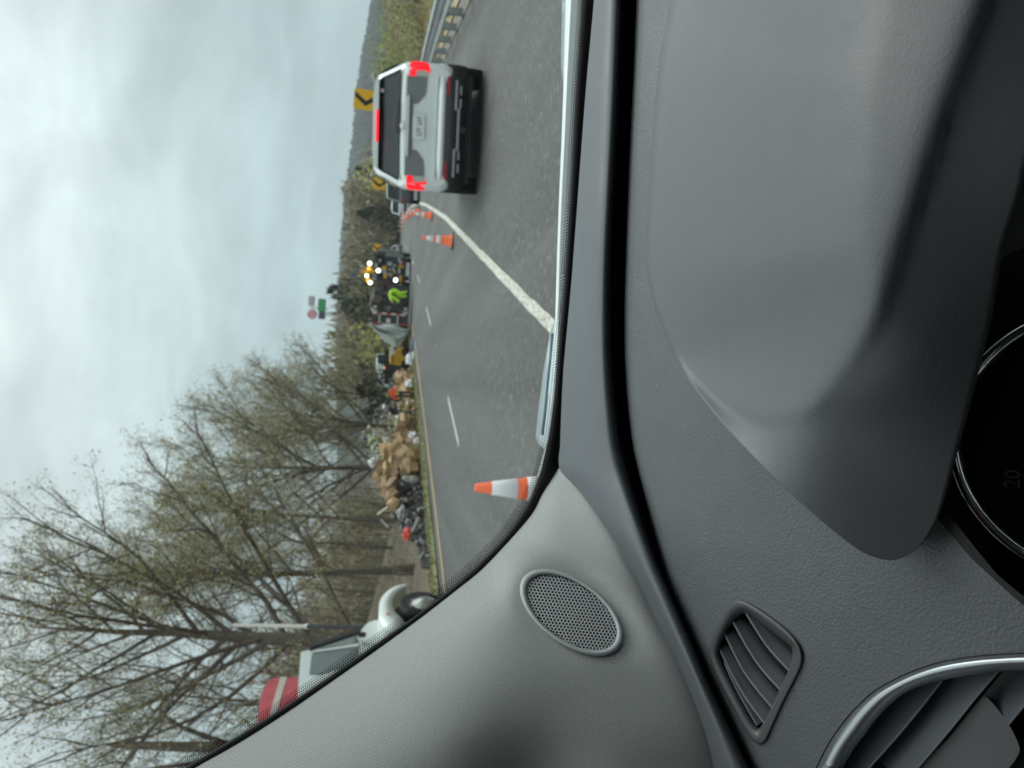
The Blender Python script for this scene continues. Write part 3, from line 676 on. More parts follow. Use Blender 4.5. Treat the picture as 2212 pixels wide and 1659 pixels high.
PLl = [(1012, 1206), (1030, 1195), (1068, 1171), (1110, 1149), (1165, 1103), (1230, 1041), (1275, 986), (1337, 906), (1407, 810), (1477, 710), (1545, 611), (1608, 511), (1662, 416), (1738, 293), (1860, 93)]
PLr = [(1012, 1209), (1030, 1223), (1055, 1246), (1078, 1265), (1125, 1299), (1177, 1334), (1225, 1360), (1273, 1386), (1355, 1425), (1443, 1470), (1539, 1509), (1600, 1529), (1659, 1543), (1730, 1556), (1860, 1572)]
SPK = (1235, 1323)
sa, sb_ = smooth_line(PLl, 90), smooth_line(PLr, 90); NP = 40
PG = []                                     # grid of (dx, dy, depth)
for i in range(91):
    a, b = sa[i], sb_[i]; da = depth_of(WS(a[1], a[0], .984)); db = depth_of(LP(b[1], b[0], .006)) * 1.0
    row = []
    for j in range(NP + 1):
        f = j / NP; f2 = f
        dx, dy = a[1] + (b[1] - a[1]) * f2, a[0] + (b[0] - a[0]) * f2
        wv = 1 / da + (1 / db - 1 / da) * f
        size = min(1, math.hypot(b[1] - a[1], b[0] - a[0]) / 420)
        dep = 1 / wv * (1 - (.075 * math.sin(math.pi * f) ** .8 + .02 * math.sin(2 * math.pi * f)) * size)
        dep += .024 * math.exp(-((dx - 1150) / 120) ** 2 - ((dy - 1690) / 115) ** 2)
        row.append((dx, dy, dep))
    PG.append(row)
def pillar_depth(dx, dy):
    best = sorted((((q[0] - dx) ** 2 + (q[1] - dy) ** 2), q[2]) for r in PG for q in r)[:4]
    w = [1 / (b[0] + 4) for b in best]; return sum(x * b[1] for x, b in zip(w, best)) / sum(w)
# oval loudspeaker frame on the pillar
SA, SBm, ANG = 123.0, 66.0, rad(36)
def ell(dx, dy):
    x, y = dx - SPK[0], dy - SPK[1]; u = (x * math.cos(ANG) + y * math.sin(ANG)) / SA; v = (-x * math.sin(ANG) + y * math.cos(ANG)) / SBm; return math.hypot(u, v)
def sp_pix(r, a): x, y = r * SA * math.cos(a), r * SBm * math.sin(a); return SPK[0] + x * math.cos(ANG) - y * math.sin(ANG), SPK[1] + x * math.sin(ANG) + y * math.cos(ANG)
pts3 = [P(*sp_pix(1, a), pillar_depth(*sp_pix(1, a))) for a in (0, 2.1, 4.2)]
SN = (pts3[1] - pts3[0]).cross(pts3[2] - pts3[0]).normalized(); SC = sum(pts3, Vector()) / 3
if SN.dot(CAM - SC) < 0: SN = -SN
def SPp(dx, dy, h=0):
    r = ray(dx, dy); o = SC + SN * h; return CAM + r * ((o - CAM).dot(SN) / r.dot(SN))
for row in PG:                              # dish the fabric around the frame
    for j, q in enumerate(row):
        e = ell(q[0], q[1])
        if e < 1.7:
            w = 1 - smooth(1.02, 1.7, e); ds = depth_of(SPp(q[0], q[1], -.002)); row[j] = (q[0], q[1], q[2] + (ds - q[2]) * w)
g = MB(); keep = []
n1_ = NP + 1
g.v = [tuple(P(*q)) for r in PG for q in r]
for i in range(90):
    for j in range(NP):
        c = PG[i][j]; d = PG[i + 1][j + 1]
        if ell((c[0] + d[0]) / 2, (c[1] + d[1]) / 2) < .93: continue
        g.f.append((i * n1_ + j, i * n1_ + j + 1, (i + 1) * n1_ + j + 1, (i + 1) * n1_ + j)); g.m.append(0)
pillar = g.build('pillar_trim', M_fab, CAR, smooth_=True, world=True)
uv = pillar.data.uv_layers.new(name='UVMap'); cu = [0] * (91 * n1_); 
lu = [[0.0] * n1_ for _ in range(91)]; lv = [[0.0] * n1_ for _ in range(91)]
for i in range(91):
    for j in range(n1_):
        q = Vector(g.v[i * n1_ + j]); r_ = q - CAM; e1 = (P(700, 1477, .87) - P(1180, 1060, 1.03)).normalized(); e2 = e1.cross((CAM - SC).normalized()).normalized()
        lu[i][j] = r_.dot(e1); lv[i][j] = r_.dot(e2)
for lp_ in pillar.data.loops:
    i, j = divmod(lp_.vertex_index, n1_); uv.data[lp_.index].uv = (lu[i][j], lv[i][j])
spk = MB(); rows = []
for k in range(73):
    a = 2 * math.pi * k / 72
    rows.append([SPp(*sp_pix(r, a), h) for r, h in ((1.06, -.006), (1.04, .001), (1.0, .0035), (.94, .003), (.915, .0005), (.90, -.004))])
spk.grid(rows); speaker = spk.build('speaker_grille', M_grille, CAR, smooth_=True, world=True)
g = MB(); n_ = 15
hexr = 1.0 / n_
for a in range(-60, 61):
    for b in range(-40, 41):
        x = hexr * 1.5 * a * (SBm / SA); y = hexr * math.sqrt(3) * (b + .5 * (a % 2))
        if math.hypot(x, y) > .915: continue
        def sq(px, py):
            X, Y = px * SA, py * SBm; return SPK[0] + X * math.cos(ANG) - Y * math.sin(ANG), SPK[1] + X * math.sin(ANG) + Y * math.cos(ANG)
        o_ = []; i_ = []
        for h in range(6):
            an = h * math.pi / 3; ox, oy = math.cos(an) * hexr, math.sin(an) * hexr
            bul = lambda X, Y: .0025 * (1 - (X * X + Y * Y))
            px, py = x + ox * SBm / SA, y + oy; o_.append(SPp(*sq(px, py), bul(px, py)))
            px, py = x + .60 * ox * SBm / SA, y + .60 * oy; i_.append(SPp(*sq(px, py), bul(px, py) - .0004))
        g.add(o_ + i_, [(h, (h + 1) % 6, 6 + (h + 1) % 6, 6 + h) for h in range(6)])
g.build('grille_mesh', M_grille, speaker, world=True, smooth_=True)
g = MB(); g.add([SPp(*sp_pix(.95, 2 * math.pi * k / 40), -.004) for k in range(40)], [tuple(range(40))]); g.build('speaker_cone', mat('speaker_cloth', (.02, .021, .022), .9), speaker, world=True)

# side-window defroster outlet
def vent_frame(name, outer, inner, mo, parent, lip=.0022, depth=.012, fn=LP):
    g = MB(); rows = []; n = len(outer)
    for k in range(n + 1):
        o_, i_ = outer[k % n], inner[k % n]
        mix = lambda f: (o_[0] + (i_[0] - o_[0]) * f, o_[1] + (i_[1] - o_[1]) * f)
        rows.append([fn(*mix(-.06), -.003), fn(*mix(0.02), lip * .6), fn(*mix(.15), lip), fn(*mix(.55), lip * .6), fn(*mix(.9), -.002), fn(*mix(1), -.005), fn(*mix(1.03), -depth)])
    g.grid(rows); return g.build(name, mo, parent, smooth_=True, world=True)
def align(poly, ref):                       # start the inner loop at the point matching the outer loop's start
    n = len(poly); cxp = sum(p[0] for p in ref) / n, sum(p[1] for p in ref) / n
    a0 = math.atan2(ref[0][1] - cxp[1], ref[0][0] - cxp[0])
    k = min(range(n), key=lambda i: abs((math.atan2(poly[i][1] - cxp[1], poly[i][0] - cxp[0]) - a0 + math.pi) % (2 * math.pi) - math.pi)); return poly[k:] + poly[:k]
V_IN = align(V_IN, V_OUT); A_IN = align(A_IN, A_OUT)
vent = vent_frame('defroster_vent', V_OUT, V_IN, M_plast, CAR, .003, .03)
g = MB(); rows = []
g.add([LP(q[0], q[1], -.028) for q in ring_off(V_IN, 8)], [tuple(range(len(V_IN)))]); g.build('duct', M_black, vent, world=True)
for ln in ([(455, 680), (560, 848), (640, 950), (735, 1050)], [(368, 725), (470, 908), (560, 1040), (675, 1168)], [(320, 810), (430, 1028), (515, 1150), (622, 1280)], [(282, 898), (390, 1108), (470, 1240), (576, 1382)], [(318, 990), (390, 1150), (450, 1262), (524, 1390)]):
    pts = smooth_line(v8(ln), 16); g = MB(); rows = []
    for i, q in enumerate(pts):
        x = i / 16; rows.append([LP(q[0] - 2.2, q[1] + 1.2, -.0052), LP(q[0], q[1], -.003), LP(q[0] + 3.4, q[1] - 1.6, -.0055), LP(q[0] + 14, q[1] - 8, -.010), LP(q[0] + 26, q[1] - 15, -.018)])
    g.grid(rows); g.build('slat', M_plast2, vent, smooth_=True, world=True)
# round side air outlet with satin trim
avent = vent_frame('air_vent', A_OUT, A_IN, M_chrome, CAR, .006, .02)
g = MB(); rows = []; n = len(A_OUT); o2 = ring_off(A_OUT, 9)
for k in range(n + 1): rows.append([LP(*o2[k % n], .0006), LP(*A_OUT[k % n], -.0012)])
g.grid(rows); g.build('gap', M_black, avent, world=True)
g = MB(); g.add([LP(q[0], q[1], -.05) for q in ring_off(A_IN, 10)], [tuple(range(len(A_IN)))]); g.build('duct', M_black, avent, world=True)
for ln, w_ in (([(-200, 1412), (200, 1250), (560, 950), (960, 590)], 60), ([(560, 1560), (680, 1412), (1000, 1050), (1220, 780), (1410, 530)], 75), ([(1030, 1560), (1160, 1412), (1500, 1010), (1740, 710), (1960, 450)], 85), ([(2060, 980), (2150, 870), (2300, 690), (2520, 440)], 60)):
    pts = smooth_line(a1(ln), 20); g = MB(); rows = []
    for q in pts: rows.append([LP(q[0] - 2, q[1] - 1, -.016), LP(q[0], q[1], -.0115), LP(q[0] + 2.5, q[1] + 1.5, -.012), LP(q[0] + 3, q[1] + 3, -.02)] )
    g.grid(rows); g.build('slat_edge', M_plast2, avent, smooth_=True, world=True)
    g = MB(); rows = []
    for q in pts: rows.append([LP(q[0] - .5, q[1] - .5, -.0125), LP(q[0] - w_ * .45, q[1] - w_ * .40, -.021), LP(q[0] - w_ * 1.02, q[1] - w_ * .9, -.036)])
    g.grid(rows); g.build('slat', mat('vent_slat_dark', (.05, .055, .066), .4), avent, smooth_=True, world=True)
pts = a1([(1180, 1520), (1500, 1080), (1780, 730), (1850, 720), (2020, 920), (2110, 1070), (2170, 1220), (2140, 1310), (2060, 1420), (1950, 1560)]); pl = smooth_loop(pts, 40)
g = MB(); g.add([LP(q[0], q[1], -.017) for q in pl] + [LP(q[0], q[1], -.035) for q in pl], [tuple(range(40))] + [(i, (i + 1) % 40, 40 + (i + 1) % 40, 40 + i) for i in range(40)])
g.build('thumb_panel', M_plast, avent, world=True)

# instrument hood
HO = smooth_line([(1462, -140), (1445, 20), (1425, 130), (1409, 300), (1399, 450), (1396, 550), (1402, 615), (1424, 689), (1462, 780), (1506, 849), (1569, 927), (1643, 1005), (1701, 1060), (1776, 1127), (1849, 1184), (1893, 1205), (1925, 1211)], 72)
HL = smooth_line(HLP, 72)
CREASE = smooth_line([(1455, 768), (1490, 812), (1526, 845), (1560, 875), (1592, 898), (1630, 914), (1670, 919), (1708, 914), (1741, 900), (1782, 866), (1850, 785), (1917, 675), (1967, 517), (2041, 290), (2103, 124), (2145, 0), (2200, -160)], 64)
FAR = [q for q in HO if q[1] < 775 and q[0] < 1470]
PLATEAU = FAR + list(CREASE)
RIM = [q for q in HO if q[1] >= 790] + list(HL[::-1])
def pdist(x, y, line):
    best = 1e9
    for (x0, y0), (x1, y1) in zip(line, line[1:]):
        vx, vy = x1 - x0, y1 - y0; f = max(0, min(1, ((x - x0) * vx + (y - y0) * vy) / max(1e-9, vx * vx + vy * vy))); best = min(best, (x0 + vx * f - x) ** 2 + (y0 + vy * f - y) ** 2)
    return math.sqrt(best)
def hood_hi(x, y): return .004 + .098 * smooth(0, 480, pdist(x, y, FAR)) ** .85
CR_D = [(q, depth_of(LP(q[0], q[1], hood_hi(*q) * .90))) for q in CREASE]
def hood_pt(x, y):
    dc = pdist(x, y, CREASE)
    if inpoly(x, y, PLATEAU): return LP(x, y, hood_hi(x, y) * (1 - .10 * math.exp(-dc / 24)))
    ws = [(1 / ((q[0] - x) ** 2 + (q[1] - y) ** 2 + 900) ** 2.9, d) for q, d in CR_D]; d0 = sum(w * d for w, d in ws) / sum(w for w, d in ws)
    dw = min(depth_of(LP(x, y, .001)), d0 * (1 - .00017 * dc))
    return P(x, y, dw)
g = MB(); rows = []
for i in range(73):
    a, b = HO[i], HL[i]; row = []; near_ = a[1] > 800
    p0 = hood_pt(*a)
    row += [LP(a[0] - 2, a[1] - 2, -.006)] if not near_ else [p0 + T * .06 - UP * .06, p0 + T * .012 - UP * .004]
    if not near_: row.insert(0, LP(a[0] - 2, a[1] - 2, -.012))
    for j in range(49):
        f = j / 48; row.append(hood_pt(a[0] + (b[0] - a[0]) * f, a[1] + (b[1] - a[1]) * f))
    c = hood_pt(*b); row += [c + T * .008 - UP * .004, c + T * .05 - UP * .004, c + T * .16 - UP * .012]
    rows.append(row)
g.grid(rows); hood = g.build('instrument_hood', M_hood, CAR, smooth_=True, world=True)
# gauge cluster under the hood
M_face = mat('gauge_face', (.006, .007, .012), .25, spec=.4)
clu_c = P(2402, 958, .50); fn_ = (CAM - clu_c).normalized(); e_r = RT - fn_ * RT.dot(fn_); e_r.normalize(); e_d = fn_.cross(e_r); 
if e_d.dot(DN) < 0: e_d = -e_d
RG = 303 / FPX * .50
def cl(r, a, h=0): return clu_c + (e_d * math.cos(a) + e_r * math.sin(a)) * r + fn_ * h
clus = MB(); clus.add([cl(RG * 1.75, 2 * math.pi * k / 40, -.075) for k in range(40)], [tuple(range(40))]); clus = clus.build('instrument_cluster', M_black, CAR, world=True)
g = MB(); rows = []
for k in range(97):
    a = 2 * math.pi * k / 96; rows.append([cl(RG * r, a, h) for r, h in ((1.04, -.014), (1.035, -.002), (1.01, .003), (.975, .002), (.945, -.004), (.93, -.014))])
g.grid(rows); g.build('gauge_ring', mat('bright_chrome', (.75, .78, .8), .08, metal=1), clus, smooth_=True, world=True)
g = MB(); g.add([cl(RG * .955, 2 * math.pi * k / 60, -.011) for k in range(60)], [tuple(range(60))]); face = g.build('gauge_face', M_face, clus, world=True)
fc = bpy.data.curves.new('numeral', 'FONT'); fc.body = '20'; fc.size = .0135; fc.align_x = 'CENTER'; fc.align_y = 'CENTER'; fc.materials.append(mat('numeral_paint', (.10, .12, .135), .5))
tmp_ = bpy.data.objects.new('numeral_curve', fc); COL.objects.link(tmp_); nme = bpy.data.meshes.new_from_object(tmp_.evaluated_get(bpy.context.evaluated_depsgraph_get())); bpy.data.objects.remove(tmp_); nu = bpy.data.objects.new('numeral', nme); COL.objects.link(nu); nu.parent = face
r_ = ray(2188, 1035); o_ = clu_c - fn_ * .0095; pos = CAM + r_ * ((o_ - CAM).dot(fn_) / r_.dot(fn_))
nu.matrix_basis = Matrix.Translation(pos) @ Matrix((e_r, -e_d, fn_)).transposed().to_4x4(); nu.matrix_parent_inverse = top_matrix(face).inverted()
pl = [(2050, 1112), (2110, 1188), (2153, 1240), (2200, 1280), (2300, 1345), (2420, 1380), (2420, 1200), (2200, 980), (2100, 850), (2072, 965)]
g = MB(); a_ = [P(q[0], q[1], .60) for q in pl]; g.prism(a_, FW * .02); g.build('cluster_housing', mat('housing_plastic', (.022, .024, .027), .5), clus, world=True)
pl = [(2026, 1122), (2050, 1112), (2110, 1188), (2153, 1240), (2200, 1280), (2300, 1345), (2300, 1380), (2192, 1292), (2100, 1208)]
g = MB(); g.add([LP(q[0], q[1], .0015) for q in pl], [tuple(range(len(pl)))]); g.build('housing_gap', M_black, clus, world=True)

# body panels of our own car seen over the windscreen edge
M_paint = mat('pale_silver_paint', (.50, .60, .64), .3, metal=.25, coat=.6)
def ribbon(name, left, right, d, m, bow=.012, n=50, tilt=0.0):
    a, b = smooth_line(left, n), smooth_line(right, n); g = MB(); rows = []
    for i in range(n + 1):
        q = P(*b[i], WSD(b[i]) * d); ra = ray(*a[i]); p = CAM + ra * ((q.z - CAM.z + tilt) / ra.z); p = p if 0 < depth_of(p) < 3 else P(*a[i], WSD(b[i]) * d * 1.05)
        rows.append([p - UP * .06 + T * .04, p, p.lerp(q, .35) + UP * bow * .8, p.lerp(q, .7) + UP * bow * .5, q, q - UP * .06])
    g.grid(rows); return g.build(name, m, CAR, smooth_=True, world=True)
def WSD(q): return depth_of(WS(q[0], q[1]))
ribbon('cowl_edge', [(1225, -120), (1222, 0), (1217, 183), (1213, 300), (1207, 445), (1202, 594), (1199, 700), (1196, 770), (1191, 843), (1186, 901), (1178, 954), (1168, 1000), (1160, 1028)], [(1242, -120), (1234, 0), (1225, 183), (1220, 300), (1213, 445), (1208, 594), (1206, 700), (1203, 770), (1198, 843), (1192, 901), (1184, 954), (1174, 1000), (1166, 1028)], 1.03, mat('cowl_white', (.74, .80, .80), .35), .001)
ribbon('bonnet', [(1212, -140), (1214, 0), (1212, 120), (1213.5, 161), (1218, 182), (1222, 195)], [(1260, -140), (1250, 0), (1245, 120), (1240, 161), (1236, 182), (1232, 195)], 1.25, M_paint, .004, 30)
ribbon('bonnet_corner', [(1199, 696), (1191.5, 708), (1185.6, 735), (1178, 776), (1172, 817), (1166.6, 858), (1163.7, 878), (1158, 934), (1157, 943), (1163.7, 960), (1172, 967)], [(1225, 690), (1224, 708), (1222, 735), (1219, 776), (1215, 817), (1212, 858), (1210, 878), (1204, 934), (1203, 943), (1200, 960), (1196, 970)], 1.22, M_paint, .006)
g = MB(); g.tube([P(1192, 720, WSD((1192, 720)) * 1.2), P(1184, 800, WSD((1184, 800)) * 1.2), P(1176, 880, WSD((1176, 880)) * 1.2), P(1170, 940, WSD((1170, 940)) * 1.2)], .004, 6); g.build('wiper_arm', mat('wiper_paint', (.35, .42, .45), .35, metal=.3), CAR, smooth_=True, world=True)

# the rest of the cabin: roof, doors, floor, rear wall with window openings, narrowed by added blocks to darken the dash
M_liner = mat('headliner', (.34, .34, .33), .95); M_trimd = mat('door_trim', (.05, .05, .053), .8)
def slab(name, m, a, b, th=.03):
    c = [(a[i] + b[i]) / 2 for i in range(3)]; d = [max(th, abs(a[i] - b[i])) for i in range(3)]
    g = MB(); rot = Matrix((RX, T, UP)).transposed(); g.box(C(*c), d, rot); return g.build(name, m, CAR, world=True)
slab('roof', M_liner, (-.78, .30, .47), (1.35, -2.6, .50)); slab('side_light_block', M_trimd, (-.80, -.35, -.25), (-.76, -2.6, .48)); slab('side_light_block', M_trimd, (1.33, -.55, -.25), (1.37, -2.6, .48)); slab('sill_light_block', M_trimd, (-.80, .80, -.25), (-.76, -.4, -.02)); slab('header_light_block', M_trimd, (-.80, .5, .34), (-.76, -.4, .48)); slab('header_light_block', M_trimd, (1.33, .5, .30), (1.37, -.6, .48)); slab('sill_light_block', M_trimd, (1.33, .80, -.25), (1.37, -.6, -.06)); slab('passenger_seat_back', M_trimd, (.45, -.45, -1.1), (1.05, -.58, .18))  # side panels, sills, headers and passenger seat are unseen, added to cut daylight
slab('door', M_trimd, (-.80, .80, -1.25), (-.77, -1.9, -.22)); slab('door', M_trimd, (1.33, .8, -1.25), (1.36, -1.9, -.22))
slab('floor_pan', M_trimd, (-.78, .95, -1.22), (1.35, -2.6, -1.19)); slab('firewall', M_trimd, (-.78, 1.02, -1.2), (1.35, 1.05, -.42))
slab('rear_wall', M_trimd, (-.78, -2.6, -1.2), (1.35, -2.57, .5)); slab('seat_back', M_trimd, (-.3, -.62, -1.1), (.3, -.75, .15))
slab('centre_pillar', M_liner, (-.80, -.7, -.22), (-.76, -.9, .48)); slab('centre_pillar', M_liner, (1.33, -.7, -.22), (1.37, -.9, .48))

# ------------------------------------------------------------------ traffic cones
M_cone = mat('cone_orange', (1.0, .165, .055), .5); M_collar = mat('cone_reflective', (.86, .84, .87), .45); M_cbase = mat('cone_foot', (.05, .05, .05), .7)
def make_cone(p, lab, h=.75, lean=0, dirt=0):
    root = empty('traffic_cone', p, Matrix.Rotation(lean, 3, 'Y'), lab, 'traffic cone', 'orange cones closing the lanes')
    g = MB(); b = .19; g.prism([(-b + .04, -b, 0), (b - .04, -b, 0), (b, -b + .04, 0), (b, b - .04, 0), (b - .04, b, 0), (-b + .04, b, 0), (-b, b - .04, 0), (-b, -b + .04, 0)], (0, 0, .035)); g.build('foot', M_cbase, root)
    R = lambda z: .135 + (.028 - .135) * (z - .035) / (h - .035)
    g = MB(); g.lathe([(.155, .036), (.15, .05), (R(.06), .065), (R(h * .5), h * .5), (R(h - .012), h - .012), (.020, h), (.016, h - .002), (.018, h - .15)], 24, 'z'); g.build('body', M_cone, root, auto=50)
    for z0, z1 in ((.40 * h, .545 * h), (.63 * h, .855 * h)):
        g = MB(); e = .003; g.lathe([(R(z0) + .001, z0), (R(z0) + e, z0 + .003), (R(z1) + e, z1 - .003), (R(z1) + .001, z1)], 24, 'z'); g.build('collar', M_collar, root, auto=50)
    return root
pn = P(1028, 1047, 5.35); tn, sn = ts(pn)
make_cone(RW(*ts(P(1028, 1049, 5.35))), 'nearest orange and white cone beside the windscreen pillar', .80, rad(-1))
CN = [(979, 521, 'large single cone in the closed lane, second from the camera'), (934, 466, 'foremost cone of the curving row beside the white line'), (907, 457, 'second cone of the curving row, half hidden by the foremost'),
      (897, 461.5, 'third cone of the curving row beyond the white line bend'), (889, 466, 'fourth cone of the curving row'), (882.5, 470, 'cone in the crowded middle of the curving row'), (877.7, 474, 'cone just past the crowded middle of the curving row'), (873.6, 481, 'cone before the last wider gaps of the curving row'), (870.4, 489, 'first of the two distant close cones of the curving row'), (866.8, 499, 'second of the two distant close cones of the curving row'), (862, 517, 'small far cone of the curving row standing apart'), (859.5, 546, 'last tiny cone beside the recovery truck')]
for dx, dy, lab in CN:
    p = G(dx, dy)
    make_cone(p, lab, .75 if p.length < 60 else .85, rad(1.5))

# ------------------------------------------------------------------ vehicles
M_silver = mat('silver_paint', (.80, .84, .83), .32, metal=.12, coat=.6); M_dkglass = mat('dark_glass', (.012, .015, .018), .1, spec=.25); M_gar = mat('grey_garnish', (.20, .21, .21), .45)
M_tyre = mat('tyre', (.012, .012, .013), .8); M_rim = mat('rim', (.35, .36, .37), .35, metal=.8); M_red = mat('brake_light_on', (.95, .006, .018), .35, emit=.8, var=.35, vscale=22); M_redoff = mat('red_lens', (.42, .03, .035), .3)
M_blk = mat('black_cladding', (.014, .015, .016), .55); M_plate = mat('plate_white', (.74, .77, .76), .5); M_lens = mat('clear_lens', (.55, .5, .46), .25); M_bright = mat('polished_trim', (.72, .75, .75), .25, metal=.3); M_grey = mat('step_grey', (.30, .29, .30), .5)
def loft_body(secs, nring=None):
    g = MB(); rows = []
    for (y, zb, w, belt, wr, top) in secs:
        half = [(0, zb), (w * .82, zb), (w * .96, zb + .05), (w, zb + .16), (w * 1.005, belt - .28), (w * .985, belt - .06), (w * .955, belt), (wr + .035, max(belt, top - .12)), (wr, top - .055) if top - .055 > belt else (wr, (belt + top) / 2), (wr * .86, top - .008), (wr * .4, top + .012), (0, top + .015)]
        ring = [(x, y, z) for x, z in half] + [(-x, y, z) for x, z in half[-2:0:-1]]
        rows.append(ring)
    n = len(rows[0]); g.grid(rows, close=True); k = len(rows)
    g.f += [tuple(range(n)), tuple(range((k - 1) * n, k * n))[::-1]]; g.m += [0, 0]
    return g
def wheel(parent, x, y, r, w, side):
    t = MB(); t.lathe([(r * .62, -w / 2), (r * .9, -w / 2), (r * .98, -w * .38), (r, -w * .2), (r, w * .2), (r * .98, w * .38), (r * .9, w / 2), (r * .62, w / 2)], 28, 'x'); o = t.build('wheel', M_tyre, parent, auto=40); o.location = (x, y, r)
    c = MB(); s_ = side * w * .42; c.lathe([(r * .63, s_), (r * .58, s_ * .8), (r * .3, s_ * .75), (r * .14, s_ * 1.0), (.001, s_ * 1.0)], 20, 'x')
    for k in range(6):
        a = k * math.pi / 3; c.box((s_ * .95, math.cos(a) * r * .36, math.sin(a) * r * .36), (.03, r * .14, r * .42), Matrix.Rotation(a - math.pi / 2, 3, 'X'))
    c.build('rim', M_rim, o, auto=40)
def suv():
    t, s = ts(G(1033, 290)); t -= .85
    root = empty('silver_suv', RW(t, s), heading(t), 'silver sport utility vehicle with glowing red brake lights beside the guard rail', 'car'); root.matrix_basis = root.matrix_basis @ Matrix.Diagonal((1, 1, .94, 1))
    B = loft_body([(-.0, .60, .90, 1.30, .86, 1.36), (.03, .55, .955, 1.37, .87, 1.43), (.10, .52, .985, 1.40, .86, 1.50), (.24, .48, 1.0, 1.42, .78, 1.80), (.34, .46, 1.0, 1.43, .76, 1.87), (.8, .44, 1.0, 1.43, .77, 1.90), (2.6, .44, 1.0, 1.41, .77, 1.89), (3.1, .44, 1.0, 1.40, .76, 1.83), (3.7, .44, 1.0, 1.34, .84, 1.42), (4.5, .46, .98, 1.2, .8, 1.26), (4.85, .5, .92, 1.0, .7, 1.08)])
    body = B.build('body', M_silver, root, auto=45)
    def yz(z): return .03 + (z - 1.44) * .50            # rear glass slope
    def gl(x, z, o=-.02): return (x, yz(z) + o, z)
    def slabp(name, pts, th, m, par=root, **k):
        g = MB(); g.prism(pts, (0, th, 0)); return g.build(name, m, par, **k)
    win = slabp('rear_window', [gl(-.86, 1.44), gl(.86, 1.44), gl(.80, 1.56), gl(.725, 1.74), gl(.69, 1.79), gl(-.69, 1.79), gl(-.725, 1.74), gl(-.80, 1.56)], .03, M_dkglass)
    slabp('shade', [gl(-.80, 1.45, -.024), gl(.80, 1.45, -.024), gl(.70, 1.70, -.024), gl(-.70, 1.70, -.024)], .004, mat('tinted_pane', (.055, .062, .07), .15, spec=.3), win)
    slabp('wiper', [gl(-.1, 1.445, -.045), gl(.36, 1.455, -.045), gl(.36, 1.475, -.045), (-.1, yz(1.51) - .045, 1.51)], .02, M_blk, win)
    g = MB(); g.box((.52, yz(1.70) - .03, 1.745), (.06, .006, .06), bev=.002); g.build('sticker', mat('sticker_pink', (.5, .38, .42), .5), win)
    o = MB(); o.box((-.33, yz(1.66) - .028, 1.63), (.16, .005, .05)); o.build('painted_reflection', M_redoff, win)  # red patch on the window drawn as a lamp's reflection
    g = MB(); g.prism([(-.70, .10, 1.80), (.70, .10, 1.80), (.66, .10, 1.865), (.4, .10, 1.895), (-.4, .10, 1.895), (-.66, .10, 1.865)], (0, .30, .01)); sp0 = g.build('spoiler', M_silver, root, auto=40)
    g = MB(); g.box((-.02, .088, 1.815), (.50, .03, .042), bev=.012); g.build('high_brake_light', M_red, sp0, auto=60)
    for sx in (-1, 1):
        q = lambda l: [(sx * x, -.022 if abs(x) < .9 else .02, z) for x, z in l]
        o_ = [(.985, 1.24), (.965, 1.285), (.93, 1.30), (.775, 1.30), (.76, 1.275), (.76, 1.215), (.785, 1.19), (.845, 1.19), (.86, 1.17), (.86, 1.02), (.84, .995), (.83, .97), (.86, .955), (.93, .96), (.97, .99), (.985, 1.04)]
        slabp('tail_light', q(o_ if sx > 0 else o_[::-1]), .06, M_red)
        q2 = [(.855, 1.185), (.765, 1.185), (.765, 1.0), (.855, 1.0)]
        rv = slabp('reversing_lamp', [(sx * x, -.015, z) for x, z in (q2 if sx < 0 else q2[::-1])], .03, M_lens)
        slabp('garnish', [(sx * x, -.012, z) for x, z in ([(.76, 1.335), (.76, 1.0), (.66, 1.0), (.50, 1.02), (.36, 1.14), (.34, 1.26), (.36, 1.335)] if sx < 0 else [(.36, 1.335), (.34, 1.26), (.36, 1.14), (.50, 1.02), (.66, 1.0), (.76, 1.0), (.76, 1.335)])], .03, M_gar)
        g = MB(); g.box((sx * .66, -.055, .635), (.28, .02, .055), bev=.008); g.build('reflector', mat('reflector_red', (.36, .03, .04), .3), root)
        g = MB(); g.tube([(sx * .80, .35, 1.885), (sx * .79, .6, 1.935), (sx * .78, 2.4, 1.925), (sx * .78, 2.7, 1.885)], .014, 8); g.build('roof_rail', M_gar, root, smooth_=True)
        for wy in (.95, 3.85): wheel(root, sx * .86, wy, .385, .27, sx)
        g = MB(); g.prism([(sx * .99, .45, 1.47), (sx * .99, 2.9, 1.45), (sx * .84, 2.5, 1.76), (sx * .84, .6, 1.78)], (sx * .012, 0, 0)); g.build('side_window', M_dkglass, root)
        for wy in (.95, 3.85):
            g = MB(); g.lathe([(.40, -.03), (.47, -.03), (.47, .03), (.40, .03)], 24, 'x', close=True); o = g.build('wheel_arch', M_blk, root); o.location = (sx * .985, wy, .385)
    slabp('handle_bar', [(-.48, -.05, 1.285), (.48, -.05, 1.285), (.44, -.05, 1.335), (-.44, -.05, 1.335)], .05, M_bright)
    slabp('garnish', [(-.36, -.013, 1.22), (.36, -.013, 1.22), (.40, -.013, 1.29), (-.40, -.013, 1.29)], .03, M_gar)
    g = MB(); g.lathe([(.0, -.006), (.05, -.004), (.06, .004)], 20, 'y', (0, -.04, 1.375)); g.build('badge', M_bright, root, smooth_=True)
    pl_ = slabp('licence_plate', [(-.17, -.03, 1.02), (.17, -.03, 1.02), (.19, -.03, 1.04), (.19, -.03, 1.20), (.17, -.03, 1.22), (-.17, -.03, 1.22), (-.19, -.03, 1.20), (-.19, -.03, 1.04)], .02, M_plate)
    rnd = random.Random(3)
